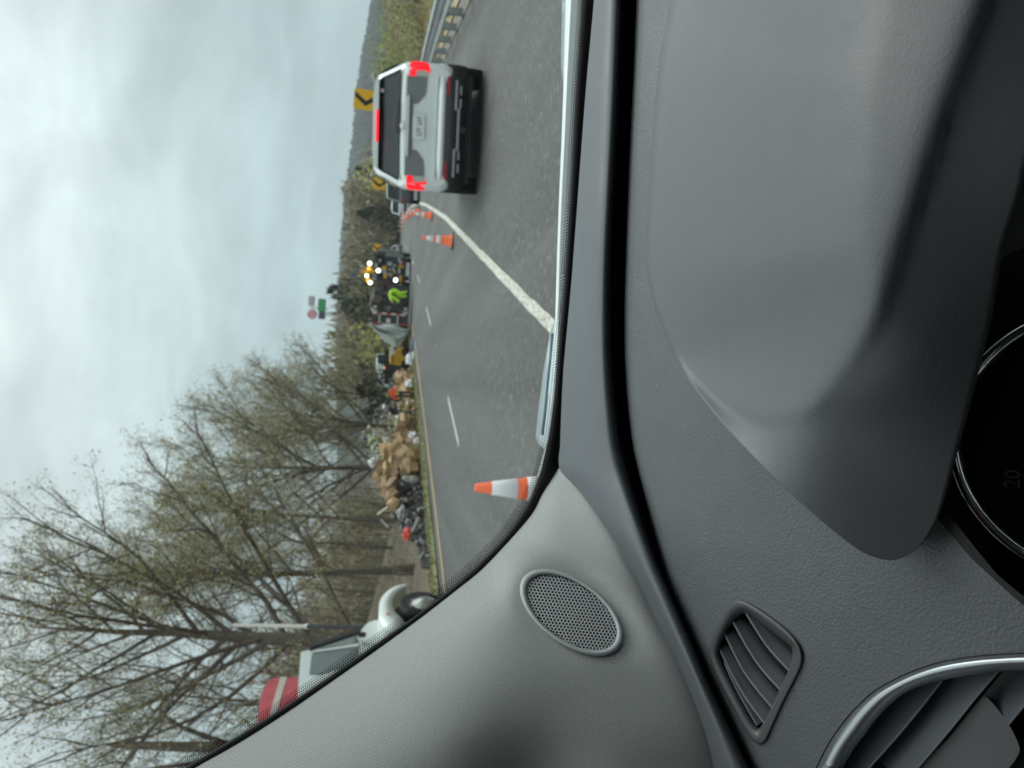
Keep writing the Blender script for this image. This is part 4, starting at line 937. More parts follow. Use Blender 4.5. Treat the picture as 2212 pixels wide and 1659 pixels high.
    for x in (-.13, -.085, -.04, .04, .085, .13):
        k = rnd.choice((-.03, 0, .03)); g = MB(); g.prism([(x, -.036, 1.07), (x + .011, -.036, 1.07), (x + .011, -.036, 1.10 + k), (x + .03, -.036, 1.10 + k), (x + .03, -.036, 1.118 + k), (x + .011, -.036, 1.118 + k), (x + .011, -.036, 1.155), (x, -.036, 1.155)], (0, .004, 0)); g.build('plate_character', mat('plate_ink', (.12, .15, .20), .5), pl_)
    # bumper: painted upper, black lower with light bars
    g = MB(); rows = []
    for x in [q / 12 * .99 for q in range(-12, 13)]:
        y = -.07 + .16 * (abs(x) / .99) ** 4
        rows.append([(x, y + .08, .80), (x, y + .02, .79), (x, y, .74), (x, y, .70), (x, y + .03, .67)])
    g.grid(rows); g.build('bumper', M_silver, root, smooth_=True)
    g = MB(); rows = []
    for x in [q / 12 * 1.0 for q in range(-12, 13)]:
        y = -.065 + .18 * (abs(x)) ** 4
        rows.append([(x, y + .04, .69), (x, y, .66), (x, y - .005, .52), (x, y + .05, .40), (x, y + .2, .30), (x, y + .6, .26)])
    g.grid(rows); lo = g.build('lower_bumper', M_blk, root, smooth_=True)
    for x, w_, z in ((.52, .46, .50), (0, .66, .45), (-.52, .46, .50)):
        g = MB(); g.box((x, -.09, z), (w_, .03, .045), bev=.012); g.build('step_bar', M_grey, lo, auto=50)
    for x in (.60, .40, -.40, -.60):
        g = MB(); g.box((x, -.075, .425), (.15, .03, .035), bev=.01); g.build('step_bar', M_grey, lo, auto=50)
    g = MB(); g.box((0, 1.6, .33), (1.7, 2.6, .26)); g.box((0, .45, .36), (1.5, .4, .2)); g.build('underbody', M_blk, root)
    g = MB(); g.box((0, .05, .36), (.08, .3, .08)); g.tube([(-.5, .3, .33), (-.1, .3, .36), (.45, .2, .34)], .05, 8); g.build('hitch', M_blk, lo)
    g = MB(); rows = [[(x, -.028, z) for z in (.80, .812, .824)] for x in (-.78, 0, .78)]; g.box((0, -.02, .815), (1.56, .03, .018), bev=.006); g.build('tailgate_crease', M_bright, root)
suv()

def small_car(name, label, p, t, paint, extra=0, W=.9, Lc=4.5, Hh=1.65, van=False, group=None, lights=True, clear=.35):
    root = empty(name, p, heading(t, extra), label, 'car', group)
    bl = Hh * .58; tp = Hh
    if van: secs = [(0, clear, W * .96, bl, W * .85, tp * .97), (.12, clear - .03, W, bl, W * .86, tp), (Lc * .62, clear - .03, W, bl, W * .86, tp), (Lc * .78, clear, W, bl, W * .86, bl + .1), (Lc, clear + .05, W * .9, bl * .82, W * .7, bl * .88)]
    else: secs = [(0, clear + .08, W * .9, bl * .9, W * .8, bl * .96), (.06, clear, W * .98, bl, W * .84, bl + .08), (.45, clear - .04, W, bl, W * .76, tp * .96), (.8, clear - .04, W, bl, W * .74, tp), (Lc * .5, clear - .04, W, bl, W * .74, tp), (Lc * .7, clear - .02, W, bl, W * .80, bl + .08), (Lc * .95, clear, W * .94, bl * .85, W * .7, bl * .9), (Lc, clear + .08, W * .88, bl * .7, W * .6, bl * .75)]
    loft_body(secs).build('body', paint, root, auto=45)
    y0 = .02 if van else .22
    g = MB(); z0, z1 = bl + .06, tp * .955; g.prism([(-W * .8, (-.02 if van else .04), z0), (W * .8, (-.02 if van else .04), z0), (W * .68, (-.015 if van else .38), z1), (-W * .68, (-.015 if van else .38), z1)], (0, .03, 0)); g.build('rear_window', M_dkglass, root)
    for sx in (-1, 1):
        g = MB(); g.prism([(sx * W * .99, .55, z0), (sx * W * .99, Lc * .62, z0), (sx * W * .80, Lc * .52, z1), (sx * W * .80, .7, z1)], (sx * .01, 0, 0)); g.build('side_window', M_dkglass, root)
        g = MB(); g.box((sx * W * .82, -.01, bl * .86), (W * .22, .05, .17), bev=.02); g.build('tail_light', M_redoff, root)
        for wy in (.85, Lc * .8): wheel(root, sx * W * .86, wy, .33, .22, sx)
    g = MB(); g.box((0, -.02, clear + .12), (W * 1.8, .1, .2), bev=.04); g.build('bumper', M_blk, root, auto=40)
    g = MB(); g.box((0, -.03, bl * .75), (.32, .02, .16)); g.build('licence_plate', M_plate, root)
    return root
p = G(886, 412); t_, _ = ts(p); small_car('dark_suv', 'dark grey vehicle just beyond the silver one', RW(46, ts(p)[1] - .1 if False else P(880, 401, 46).dot(L)), 46, mat('dark_grey_paint', (.075, .085, .09), .3, coat=.6), 0, .97, 4.8, 1.9)
pp = P(868, 443, 70); small_car('white_car', 'white hatchback with red lamps queuing in the curve', RW(ts(pp)[0], ts(pp)[1]), 70, mat('white_paint', (.60, .64, .64), .35, coat=.5), 0, .92, 4.4, 1.7)
pp = P(852, 540, 120); small_car('grey_car', 'small grey car far along the curve behind the cones', RW(ts(pp)[0], ts(pp)[1]), 120, mat('light_grey_paint', (.34, .38, .40), .35, coat=.5), rad(10), .95, 4.6, 1.75)

# medium white truck parked on the shoulder, seen from its side
def white_truck():
    SV = 9.85
    def q(x, y): t, z = Qs(486 + x * .2930, 1134 + y * .2930, SV); return t, z      # picture detail -> side plane
    tw, zw = q(1450, 585); gz = -KB * SV
    R_ = zw - gz; ax = tw
    root = empty('white_truck', RW(ax, SV), heading(ax, 0, False), 'white truck with rounded fender parked on the shoulder by the brown slope', 'truck')
    org = RW(ax, SV); inv = lambda tz, s=0: (-s, tz[0] - ax, tz[1] - org.z)
    M_w = mat('truck_white', (.66, .70, .68), .35, coat=.5)
    def side(name, pts, m, s0, wd, par=root, **k):
        g = MB(); g.prism([inv(q(*a), s0) for a in pts], (-wd, 0, 0)); return g.build(name, m, par, **k)
    # local x = -s offset: body spans 2.2 m to the left (negative x)
    hoodp = smooth_line([(1600, 640), (1330, 700), (1160, 610), (1085, 612), (1030, 650), (1005, 700), (1000, 770), (1010, 850), (1040, 1100), (1600, 1100)], 40)
    side('engine_hood', hoodp, M_w, .35, 1.6, auto=35)
    arch = smooth_line([(1330, 440), (1270, 452), (1200, 490), (1150, 550), (1135, 610), (1140, 700), (1200, 780), (1300, 800)], 40)
    inner = smooth_line([(1340, 452), (1300, 470), (1250, 520), (1232, 580), (1250, 640), (1300, 690), (1340, 740)], 40)
    g = MB(); rows = []
    for a, b in zip(arch, inner):
        A1, B1 = inv(q(*a), -.02), inv(q(*b), -.02); rows.append([inv(q(*a), .45), inv(q(*a), .02), A1, B1, inv(q(*b), .03), inv(q(*b), .4)])
    g.grid(rows); g.build('fender', M_w, root, smooth_=True)
    g = MB(); c_ = inv(q(1200, 662), -.03); g.box(c_, (.03, .10, .07), bev=.012); g.build('marker_lamp', mat('amber_lens', (.75, .28, .04), .3), root)
    cab = [(995, 760), (640, 885), (560, 905), (545, 1100), (520, 1500), (1500, 1500), (1500, 900), (1010, 860)]
    side('cab', cab, M_w, .10, 2.0, auto=35)
    wn = side('side_window', [(960, 800), (660, 905), (640, 930), (622, 1072), (700, 1075), (900, 1010), (985, 930), (990, 830)], mat('truck_glass', (.16, .19, .19), .15), .085, .03)
    side('window_divider', [(985, 855), (660, 905), (655, 918), (985, 872)], M_w, .06, .03, wn)
    side('quarter_window', [(955, 800), (690, 892), (960, 855)], mat('quarter_glass', (.22, .26, .26), .15), .06, .012, wn)
    side('windscreen_post', [(1000, 745), (620, 880), (625, 898), (1003, 775)], M_blk, .02, 1.9)
    g = MB(); g.lathe([(.001, 0), (R_ * 1.22, 0), (R_ * 1.22, -.5), (.001, -.5)], 28, 'x', (-.30, -.02, R_ * 1.03)); g.build('arch_liner', M_blk, root)
    wheel_o = MB(); wheel(root, -.10, 0, R_, .30, 1); wheel(root, -1.95, 0, R_, .30, -1)
    for sx in (-.10, -1.95): wheel(root, sx, -4.3, R_, .30, 1)
    g = MB(); g.lathe([(.24, 0), (.2, .03), (.12, .04), (.1, .09), (.001, .1)], 20, 'x', (.02, 0, R_)); g.build('hub', mat('hub_white', (.55, .56, .54), .4), root, smooth_=True)
    g = MB(); g.box((-1.05, .42, .55), (2.1, .3, .34), bev=.04); g.build('bumper', M_blk, root)
    g = MB(); g.box((-1.05, -2.4, .62), (1.0, 6.2, .2)); g.build('chassis', M_blk, root)
    g = MB(); c0 = inv(q(1010, 845), -.12); g.box(c0, (.12, .06, .16), bev=.02); g.build('mirror', M_blk, root)
    return root, inv, q
white_truck()
# red tank body behind it
SV2 = 12.3
def q2(x, y): return Qs(x, y, SV2)
rt = Qs(600, 1480, SV2)[0]
root = empty('red_tanker', RW(rt, SV2), heading(rt, 0, False), 'red tank vehicle with pale stripe and cream top behind the white truck cab', 'truck')
org = RW(rt, SV2)
def side2(name, pts, m, s0, wd, **k):
    g = MB(); g.prism([(-s0, Qs(x, y, SV2)[0] - rt, Qs(x, y, SV2)[1] - org.z) for x, y in pts], (-wd, 0, 0)); return g.build(name, m, root, **k)
M_redp = mat('faded_red_paint', (.48, .06, .075), .4, var=.15, vscale=3, coat=.3)
bod = smooth_line([(648, 1464), (620, 1463), (590, 1466), (574, 1478), (566, 1496), (558, 1540), (552, 1640), (560, 1800), (900, 1800), (900, 1464), (648, 1464)], 60)
g = MB(); g.prism([(0, Qs(x, y, SV2)[0] - rt, Qs(x, y, SV2)[1] - org.z) for x, y in bod[:-1]], (-2.0, 0, 0)); g.build('tank', M_redp, root, auto=30)
side2('stripe', [(606, 1462.5), (620, 1462.5), (600, 1530), (580, 1640), (566, 1640), (586, 1530)], mat('stripe_cream', (.50, .48, .42), .5), -.012, .03)
side2('hatch_rim', [(562, 1505), (568, 1492), (572, 1494), (560, 1560), (552, 1640), (545, 1640)], mat('cream_paint', (.55, .52, .42), .5), .1, 1.6)
for yy in (-.6, -2.0, -5.6): wheel(root, -.1, yy, .5, .3, 1)
g = MB(); g.box((-1, -2.2, .75), (1.6, 6, .3)); g.build('chassis', M_blk, root)
# whip pole beside the truck
pb_ = at(790, 1355, 22); tp_ = P(505, 1350, 22); md_ = P(664, 1353, 22)
root = empty('marker_pole', pb_, None, 'slim pole with white upper rod and round joint above the white truck bonnet', 'pole')
g = MB(); g.tube([(0, 0, 0), (0, 0, md_.z - pb_.z)], .055, 8); g.build('post', mat('post_dark', (.05, .06, .075), .6), root)
g = MB(); off = tp_ - md_; g.tube([md_ - pb_, tp_ - pb_], [.055, .05], 8); g.build('rod', mat('rod_white', (.62, .61, .56), .5), root)
bm = bmesh.new(); bmesh.ops.create_uvsphere(bm, u_segments=12, v_segments=8, radius=.085); me = bpy.data.meshes.new('joint'); bm.to_mesh(me); bm.free(); me.materials.append(MATS['rod_white']); o = link('joint', me, root); o.location = md_ - pb_

# ------------------------------------------------------------------ the wreck
def frame_at(dx, dy, depth):
    p = P(dx, dy, depth); t, s = ts(p); return Vector((p.x, p.y, terr(t, s) if s - cs(t) > 10.4 else -KB * s))
def face_cam(p, extra=0):                   # local y points away from the camera, x to the right
    f = Vector((p.x, p.y, 0)).normalized(); f = yawm(extra) @ f; return Matrix((f.cross(UP), f, UP)).transposed()
M_und = mat('underbody', (.03, .032, .034), .7, col2=(.075, .065, .055), vscale=2.5); M_gal = mat('galvanised', (.45, .47, .46), .5, metal=.3); M_rw_r = mat('tape_red', (.42, .05, .045), .4); M_rw_w = mat('tape_white', (.62, .62, .62), .4); M_sheet = mat('torn_sheet', (.50, .55, .53), .6, var=.12, vscale=.8)
p = frame_at(882, 668, 56)
root = empty('overturned_trailer', p, face_cam(p, rad(6)), 'overturned trailer lying on its side showing dark underbody and red white tape', 'trailer')
pxm = 56 / FPX
def tr(dx, dy): return -(dy - 668) * pxm, (882 - dx) * pxm           # picture offset -> local x, z at the wreck
g = MB(); g.box((.2, 1.6, 1.35), (3.0, 3.2, 2.5), bev=.1); g.build('underbody', M_und, root)
for x0, z0 in ((.65, 2.35), (.65, .75)):
    g = MB(); g.box((x0, -.1, z0), (2.1, .25, .14)); g.build('chassis_rail', M_und, root)
for x0 in (-.1, .45, 1.1):
    g = MB(); g.box((x0, -.05, 1.5), (.12, .2, 2.1)); g.build('cross_member', M_und, root)
for z0 in (.45, 2.62):
    t_o = MB(); wheel(root, .02, -.12, .24, .22, 1); o = root.children[-1]; o.rotation_euler = (0, 0, rad(90)); o.location = (-.02, -.15, z0)
    for ch in o.children: ch.data.materials.clear(); ch.data.materials.append(M_rw_w)
g = MB(); g.box((-1.05, .2, 1.5), (.12, .25, 2.8)); ug = g.build('bumper_guard', M_und, root)
for k in range(8):
    g = MB(); g.box((-.46, -.10, .28 + k * .335), (.14, .03, .335)); g.build('reflective_tape', M_rw_r if k % 2 == 0 else M_rw_w, ug)
for z0 in (.95, 2.25):
    g = MB(); g.box((-.86, -.08, z0), (.75, .12, .14), bev=.03); g.build('guard_arm', M_gal, root)
for x0 in (-1.2,):
    for k in range(8):
        g = MB(); g.box((x0 + .02, -.10, .28 + k * .335), (.10, .03, .335)); g.build('reflective_tape', M_rw_r if k in (0, 1, 6, 7) else mat('pale_metal', (.40, .40, .39), .6), ug)
g = MB(); g.box((-.95, -.12, 1.62), (.3, .06, .32), bev=.05); g.build('licence_panel', M_rw_w, root)
rnd = random.Random(19); M_rust = mat('rusty_metal', (.17, .12, .09), .8, var=.3, vscale=5); M_dull = mat('dull_metal', (.16, .165, .165), .6, var=.3, vscale=4)
for z0 in (.42, 2.62):
    g = MB(); g.lathe([(.26, .05), (.25, -.06), (.12, -.08), (.001, -.09)], 16, 'y', (-.13, -.12, z0)); g.build('hub', M_rw_w, root, smooth_=True)
for k in range(26):
    g = MB(); x0, z0 = rnd.uniform(-.1, 1.6), rnd.uniform(.4, 2.5)
    if k % 3: g.box((x0, -.08 - rnd.random() * .1, z0), (rnd.uniform(.1, .5), .12, rnd.uniform(.06, .3)), Matrix.Rotation(rnd.gauss(0, .3), 3, 'Y'), bev=.015)
    else: g.tube([(x0, -.15, z0), (x0 + rnd.gauss(0, .2), -.12, z0 + rnd.uniform(.3, .7))], .04, 8)
    g.build('underbody_fitting', rnd.choice((M_rust, M_dull, M_und, M_rust)), root)
g = MB(); g.box((.5, -.2, .12), (3.2, .4, .14)); g.build('side_rail', mat('grey_rail', (.35, .37, .37), .5), root)
for x0, z0 in ((.55, 2.95), (.95, 2.80)):
    g = MB(); g.box((x0, .1, z0), (.9, .15, .12), Matrix.Rotation(rad(4), 3, 'Y')); g.build('mudguard', mat('tan_panel', (.33, .29, .23), .7), root)
# torn pale side sheet hanging off it
p2 = frame_at(880, 715, 55); root = empty('torn_panel', p2, face_cam(p2), 'large crumpled pale grey sheet torn from the trailer', 'panel')
g = MB(); k_ = 55 / FPX; pt = lambda dx, dy, y: Vector((-(dy - 715) * k_, y, (880 - dx) * k_))
rows = []
for i in range(13):
    f = i / 12; a = (790 + 90 * f, 703 + 6 * f + 3 * math.sin(9 * f)); c = (790 + 92 * f, 703 + 52 * math.sin(math.pi * min(1, f * 1.02)) ** .9 * (.35 + .75 * f) + 4)
    rows.append([pt(a[0] + (c[0] - a[0]) * j / 6, a[1] + (c[1] - a[1]) * j / 6, -.25 + .25 * math.sin(2.2 * j + 3 * f) + .3 * f) for j in range(7)])
g.grid(rows); o = g.build('sheet', M_sheet, root, auto=25); md = o.modifiers.new('thick', 'SOLIDIFY'); md.thickness = .02
g = MB(); g.prism([pt(*q, -.3) for q in ((812, 722), (815, 735), (838, 748), (852, 752), (846, 738), (830, 726))], (0, .05, 0)); g.build('flap', M_sheet, root)
g = MB(); g.prism([pt(*q, -.4) for q in ((836, 752), (842, 748), (848, 764), (840, 772))], (0, .05, 0)); g.build('flap', M_sheet, root)
# pale vehicle body behind
p3 = frame_at(846, 775, 74); small_car('white_van', 'white van body standing behind the yellow loader', p3, 74, mat('van_white', (.55, .60, .57), .45), rad(60), .95, 4.0, 2.9, True)

# recovery truck with work lights
p = frame_at(882, 592, 62); root = empty('recovery_truck', p, face_cam(p, rad(-8)), 'heavy recovery truck with yellow fittings and blazing white and amber work lights', 'truck')
k_ = 62 / FPX; u = lambda dx, dy: (-(dy - 592) * k_, (882 - dx) * k_)
M_ylw = mat('machine_yellow', (.62, .36, .03), .45, var=.1, vscale=3); M_dkb = mat('dark_body', (.035, .037, .042), .4, var=.3, vscale=2)
M_LW = mat('work_light', (.95, 1.0, .92), .4, emit=5); M_LA = mat('amber_beacon', (1.0, .42, .03), .4, emit=1.6); M_LY = mat('warm_light', (1.0, .95, .55), .4, emit=4)
g = MB(); g.box((0, 1.5, 1.35), (2.5, 3.0, 1.5), bev=.1); g.build('deck_body', M_dkb, root)
g = MB(); g.box((0, 4.2, 1.9), (2.4, 2.2, 2.2), bev=.15); g.build('cab', M_dkb, root)
g = MB(); g.box((0, 3.08, 2.5), (1.8, .03, .7)); g.build('rear_window', M_dkglass, root)
g = MB(); g.box((0, .8, 2.9), (2.3, .25, .22), bev=.03); lb = g.build('light_bar', M_dkb, root)
g = MB(); g.tube([(-.1, 1.8, 1.8), (-.1, .2, 3.6), (-.15, -.6, 4.4)], [.22, .17, .12], 6); bo = g.build('boom', M_ylw, root)
g = MB(); g.box((-.3, -.5, 4.45), (.5, .3, .35), bev=.04); g.box((.05, -.55, 4.2), (.2, .3, .3)); g.build('boom_head', mat('boom_blue', (.10, .14, .22), .5), bo)
for x0, z0, w_, h_ in ((-.55, 3.55, .35, .3), (.35, 2.1, .3, .35), (-.3, 2.0, .4, .3), (.55, .8, .2, .5), (-.4, .75, .5, .22), (.1, 1.3, .3, .2)):
    g = MB(); g.box((x0, -.06, z0), (w_, .12, h_), bev=.03); g.build('yellow_fitting', M_ylw, root)
rnd = random.Random(8)
for k in range(26):
    g = MB(); x0, z0 = rnd.uniform(-1.15, 1.15), rnd.uniform(.5, 2.9); g.box((x0, -.05, z0), (rnd.uniform(.12, .4), .1, rnd.uniform(.1, .35)), bev=.02)
    g.build('chrome_fitting', M_gal if rnd.random() < .7 else M_redp, root)
for dx, dy, m, nm in ((794, 576, M_LW, 'work_light'), (813, 590, M_LW, 'work_light'), (789, 603, M_LY, 'work_light'), (797.5, 617, M_LW, 'work_light'), (851, 607, M_LW, 'work_light'), (793, 587, M_LA, 'beacon'), (793, 613, M_LA, 'beacon')):
    x0, z0 = u(dx, dy); g = MB(); g.lathe([(.001, -.03), (.12, -.02), (.155, .03), (.10, .12), (.03, .16)], 14, 'y', (x0, -.12 if dy != 613 else -.14, z0)); g.build(nm, m, root, smooth_=True)
for sx in (-1, 1): wheel(root, sx * 1.0, .9, .5, .3, sx); wheel(root, sx * 1.0, 4.4, .5, .3, sx)
g = MB(); g.box((0, .0, .55), (2.5, .2, .3)); g.build('rear_bumper', M_blk, root)

# yellow loader
p = frame_at(884, 775, 60); root = empty('skid_loader', p, face_cam(p, rad(25)), 'yellow skid loader with black cab working between wreck and boxes', 'loader')
k_ = 60 / FPX
g = MB(); g.prism([(-.75, 0, .35), (.9, 0, .35), (.95, 0, .7), (.55, 0, 1.1), (.5, 0, 1.5), (-.5, 0, 1.55), (-.75, 0, 1.2)], (0, 1.5, 0)); g.build('body', M_ylw, root, auto=30)
g = MB(); g.prism([(-1.15, -.05, .3), (-.7, -.05, .3), (-.62, -.05, 1.45), (-.7, -.05, 1.9), (-1.1, -.05, 1.9)], (0, 1.6, 0)); g.build('cab', M_dkb, root)
g = MB(); g.box((.2, .8, 1.75), (1.0, 1.2, .5), bev=.06); g.build('engine_cover', M_dkb, root)
for yy in (-.1, 1.6):
    g = MB(); g.tube([(-.6, yy, 1.5), (.7, yy, 1.55), (1.55, yy, .9), (1.7, yy, .4)], [.09, .09, .08, .07], 6); g.build('lift_arm', M_ylw, root)
    for xx in (-.55, .5): 
        g = MB(); g.lathe([(.2, -.13), (.33, -.13), (.36, -.08), (.36, .08), (.33, .13), (.2, .13), (.08, .1), (.001, .1)], 18, 'y', (xx, yy, .36)); g.build('wheel', M_tyre, root, auto=40)
g = MB(); g.prism([(1.6, -.2, .05), (2.3, -.2, .05), (2.35, -.2, .15), (1.75, -.2, .75), (1.6, -.2, .7)], (0, 2.0, 0)); g.build('bucket', M_und, root)
g = MB(); g.lathe([(.001, 1.98), (.07, 1.97), (.075, 1.88), (.001, 1.86)], 12, 'z', (-.85, .1, .04)); g.build('beacon', mat('orange_beacon', (.9, .25, .05), .3, emit=1.2), root)

# ------------------------------------------------------------------ scattered cargo: cardboard boxes, bags, burnt remains
M_card = [mat('cardboard_a', (.42, .285, .16), .85, var=.18, vscale=4), mat('cardboard_b', (.31, .205, .12), .85, var=.22, vscale=4), mat('cardboard_c', (.48, .34, .20), .85, var=.15, vscale=4)]
def cardboard(p, d, rot, m, label, group, open_=False, white=False):
    root = empty('cardboard_box', p, rot, label, 'box', group); x, y, z = d
    g = MB(); g.box((0, 0, z / 2), (x, y, z), bev=min(d) * .05); sh = [rnd.gauss(0, .16) for _ in range(6)]
    g.v = [(vx + sh[0] * vz + sh[3] * vy * vz / z, vy + sh[1] * vz + sh[4] * vx * vz / z, vz * (1 + sh[2] * vx / x + sh[5] * vy / y)) for vx, vy, vz in g.v]; g.build('carton', m, root)
    g = MB(); g.box((0, 0, z + .002), (x * .98, .05, .004)); g.build('tape', mat('packing_tape', (.45, .36, .22), .35), root)
    if open_:
        for sx in (-1, 1):
            g = MB(); g.box((0, 0, 0), (x, y * .48, .008)); o = g.build('flap', m, root); o.location = (0, sx * y * .68, z + .06); o.rotation_euler = (sx * rad(28), 0, 0)
    if white:
        g = MB(); g.box((0, -y / 2 - .003, z * .6), (x * .35, .006, z * .35)); g.build('paper_label', M_rw_w, root)
rnd = random.Random(77)
def jrot(a=.5): return Matrix.Rotation(rnd.uniform(-3, 3), 3, 'Z') @ Matrix.Rotation(rnd.gauss(0, a), 3, 'X') @ Matrix.Rotation(rnd.gauss(0, a), 3, 'Y')
GB = 'spilled cardboard boxes'
# (picture position of the box centre, distance, size)
BIGL = ['large tan box facing the road in the middle of the tall heap', 'tan box with slanting lid near the top right of the tall heap', 'box standing upright in the centre of the tall heap', 'box wedged above the centre of the tall heap', 'box with paper label left of the heap centre', 'lowest tan box in the centre front of the tall heap', 'low front box beside the burnt goods', 'box high on the left shoulder of the tall heap', 'small box with paper label just under the topmost bag', 'box carrying the topmost white bag', 'low box at the right front of the tall heap', 'small box at the right end of the tall heap', 'box on the grass edge at the right of the tall heap', 'small box sticking up at the right end of the tall heap', 'box half buried at the edge of the burnt goods', 'box high above the burnt goods', 'box leaning against the burnt goods at mid height', 'box on the ground touching the burnt goods']
BIG = [(858, 965, 36, .95), (838, 972, 36.5, .8), (868, 985, 35, .75), (850, 990, 35.5, .8), (866, 1003, 34, .8), (888, 985, 34.5, .7), (885, 1003, 33.5, .75), (843, 1003, 35, .7), (828, 1000, 35.5, .55), (820, 1010, 35, .6), (880, 968, 36, .6), (873, 950, 37, .6), (894, 968, 35.5, .55), (861, 942, 37.5, .5), (870, 1020, 33.5, .6), (838, 1018, 34, .6), (850, 1030, 33.5, .6), (893, 1012, 33, .5)]
for i, (dx, dy, d, sz) in enumerate(BIG):
    sz *= .86; c = P(dx, dy, d); cardboard(c - UP * sz * .35, (sz * rnd.uniform(.8, 1.1), sz * rnd.uniform(.7, 1), sz * rnd.uniform(.55, .8)), jrot(.3), rnd.choice(M_card), BIGL[i], GB, rnd.random() < .5, i in (8, 4))
for i in range(16):
    f = rnd.random(); dx, dy = 812 + 38 * f + rnd.gauss(0, 3) + 10 * math.sin(f * 3), 1030 + 65 * f + rnd.gauss(0, 3)
    c = P(dx, dy, 33.5 - 2.5 * f); sz = rnd.uniform(.35, .55); cardboard(c - UP * sz * .35, (sz, sz * .9, sz * .6), jrot(.5), rnd.choice(M_card), 'crushed brown cardboard box along the crest of the burnt heap', GB)
for i in range(20):
    dy = rnd.uniform(895, 945); dx = rnd.uniform(868, 899); c = P(dx, dy, rnd.uniform(38, 41)); sz = rnd.uniform(.35, .6); t_, s_ = ts(c); c.z = max(c.z - sz * .3, terr(t_, s_))
    cardboard(c, (sz, sz * rnd.uniform(.7, 1), sz * rnd.uniform(.5, .9)), jrot(.35), rnd.choice(M_card), 'brown cardboard box in the low scatter beside the man with white cap', GB, rnd.random() < .3)
for i in range(13):
    dy = rnd.uniform(805, 885); dx = rnd.uniform(858, 892); c = P(dx, dy, rnd.uniform(44, 47)); sz = rnd.uniform(.4, .7); t_, s_ = ts(c); c.z = max(c.z - sz * .3, terr(t_, s_))
    cardboard(c, (sz, sz * rnd.uniform(.7, 1), sz * rnd.uniform(.5, .9)), jrot(.3), rnd.choice(M_card), 'brown cardboard box in the scatter around the worker in orange', GB, rnd.random() < .3)
# heap of burnt goods under and beside the boxes
def heap(name, label, outline, d, mats, seed, n, szr, base=902):
    rnd = random.Random(seed); g = MB()
    for _ in range(n):
        i = rnd.uniform(0, len(outline) - 1.001); a = outline[int(i)]; b = outline[int(i) + 1]; f = i - int(i)
        top = a[1] + (b[1] - a[1]) * f; dy = a[0] + (b[0] - a[0]) * f; bot = a[2] + (b[2] - a[2]) * f; dd = d[0] + (d[1] - d[0]) * i / (len(outline) - 1)
        dx = top + (bot - top) * rnd.random(); depthj = (bot - dx) / max(1, bot - top)
        c = P(dx, dy, dd + depthj * 1.2 + rnd.uniform(0, .8)); sz = rnd.uniform(*szr)
        rot = Matrix.Rotation(rnd.uniform(0, 6), 3, 'Z') @ Matrix.Rotation(rnd.uniform(0, 6), 3, 'X')
        if rnd.random() < .5: g.box(c, (sz, sz * rnd.uniform(.3, .9), sz * rnd.uniform(.1, .5)), rot, rnd.randrange(len(mats)))
        else:
            vs = []; 
            for ph in range(3):
                for th in range(5):
                    r = sz * .5 * rnd.uniform(.6, 1.1); a1_ = th * 1.256; z_ = (-.8, 0, .8)[ph]; rr = math.sqrt(1 - z_ * z_); vs.append(c + rot @ Vector((math.cos(a1_) * rr, math.sin(a1_) * rr, z_)) * r)
            fs = [(k, (k + 1) % 5, 5 + (k + 1) % 5, 5 + k) for k in range(5)] + [(5 + k, 5 + (k + 1) % 5, 10 + (k + 1) % 5, 10 + k) for k in range(5)] + [(4, 3, 2, 1, 0), (10, 11, 12, 13, 14)]
            g.add(vs, fs, rnd.randrange(len(mats)))
    return tag(g.build(name, mats, kind='stuff'), label, 'debris')
M_burn = [mat('charred', (.012, .012, .013), .7), mat('soot_grey', (.05, .05, .052), .8), mat('black_plastic', (.015, .017, .02), .3), mat('ash', (.32, .31, .30), .9), mat('brown_char', (.07, .05, .035), .9)]
heap('burnt_debris', 'dark burnt debris heap with black plastic sheets beside the cardboard', [(1028, 850, 912), (1050, 838, 914), (1080, 842, 917), (1110, 852, 920), (1140, 868, 922), (1165, 890, 924)], (33, 28), [M_burn[0], M_burn[0], M_burn[0], M_burn[2], M_burn[2], M_burn[1], M_burn[3], M_burn[4]], 41, 1500, (.08, .42))
heap('burnt_debris', 'low dark scraps strewn at the foot of the brown slope', [(1165, 900, 922), (1190, 908, 926), (1225, 915, 930)], (27, 24), [M_burn[0], M_burn[1], mat('blue_scrap', (.05, .08, .11), .6), M_burn[3]], 42, 60, (.12, .4))
heap('crushed_cartons', 'flattened brown cartons and paper under the standing boxes', [(800, 868, 893), (860, 872, 896), (930, 876, 902), (960, 850, 905), (1000, 838, 909), (1030, 850, 911)], (48, 34.5), M_card + [M_card[1], M_burn[4]], 43, 420, (.2, .5))
# a few single things in the spill
def lump(name, label, cat, dx, dy, d, sz, m, seed, sq=(1, 1, 1)):
    rnd = random.Random(seed); bm = bmesh.new(); bmesh.ops.create_icosphere(bm, subdivisions=3, radius=sz / 2)
    for v in bm.verts:
        k = 1 + .75 * noise.noise(v.co * 4.2 / sz + Vector((seed, 0, 0))) + .25 * noise.noise(v.co * 9 / sz + Vector((0, seed, 0))); v.co = Vector((v.co.x * sq[0], v.co.y * sq[1], v.co.z * sq[2])) * k
    me = bpy.data.meshes.new(name); bm.to_mesh(me); bm.free(); me.materials.append(m); o = link(name, me); c = P(dx, dy, d); o.location = c; tag(o, label, cat); return o
M_wbag = mat('white_plastic', (.68, .69, .72), .4)
lump('plastic_bag', 'white bag on the very top of the box heap', 'bag', 807, 999, 35, .42, M_wbag, 1); lump('plastic_bag', 'white bag low by the grass under the tall boxes', 'bag', 893, 941, 36, .36, M_wbag, 2)
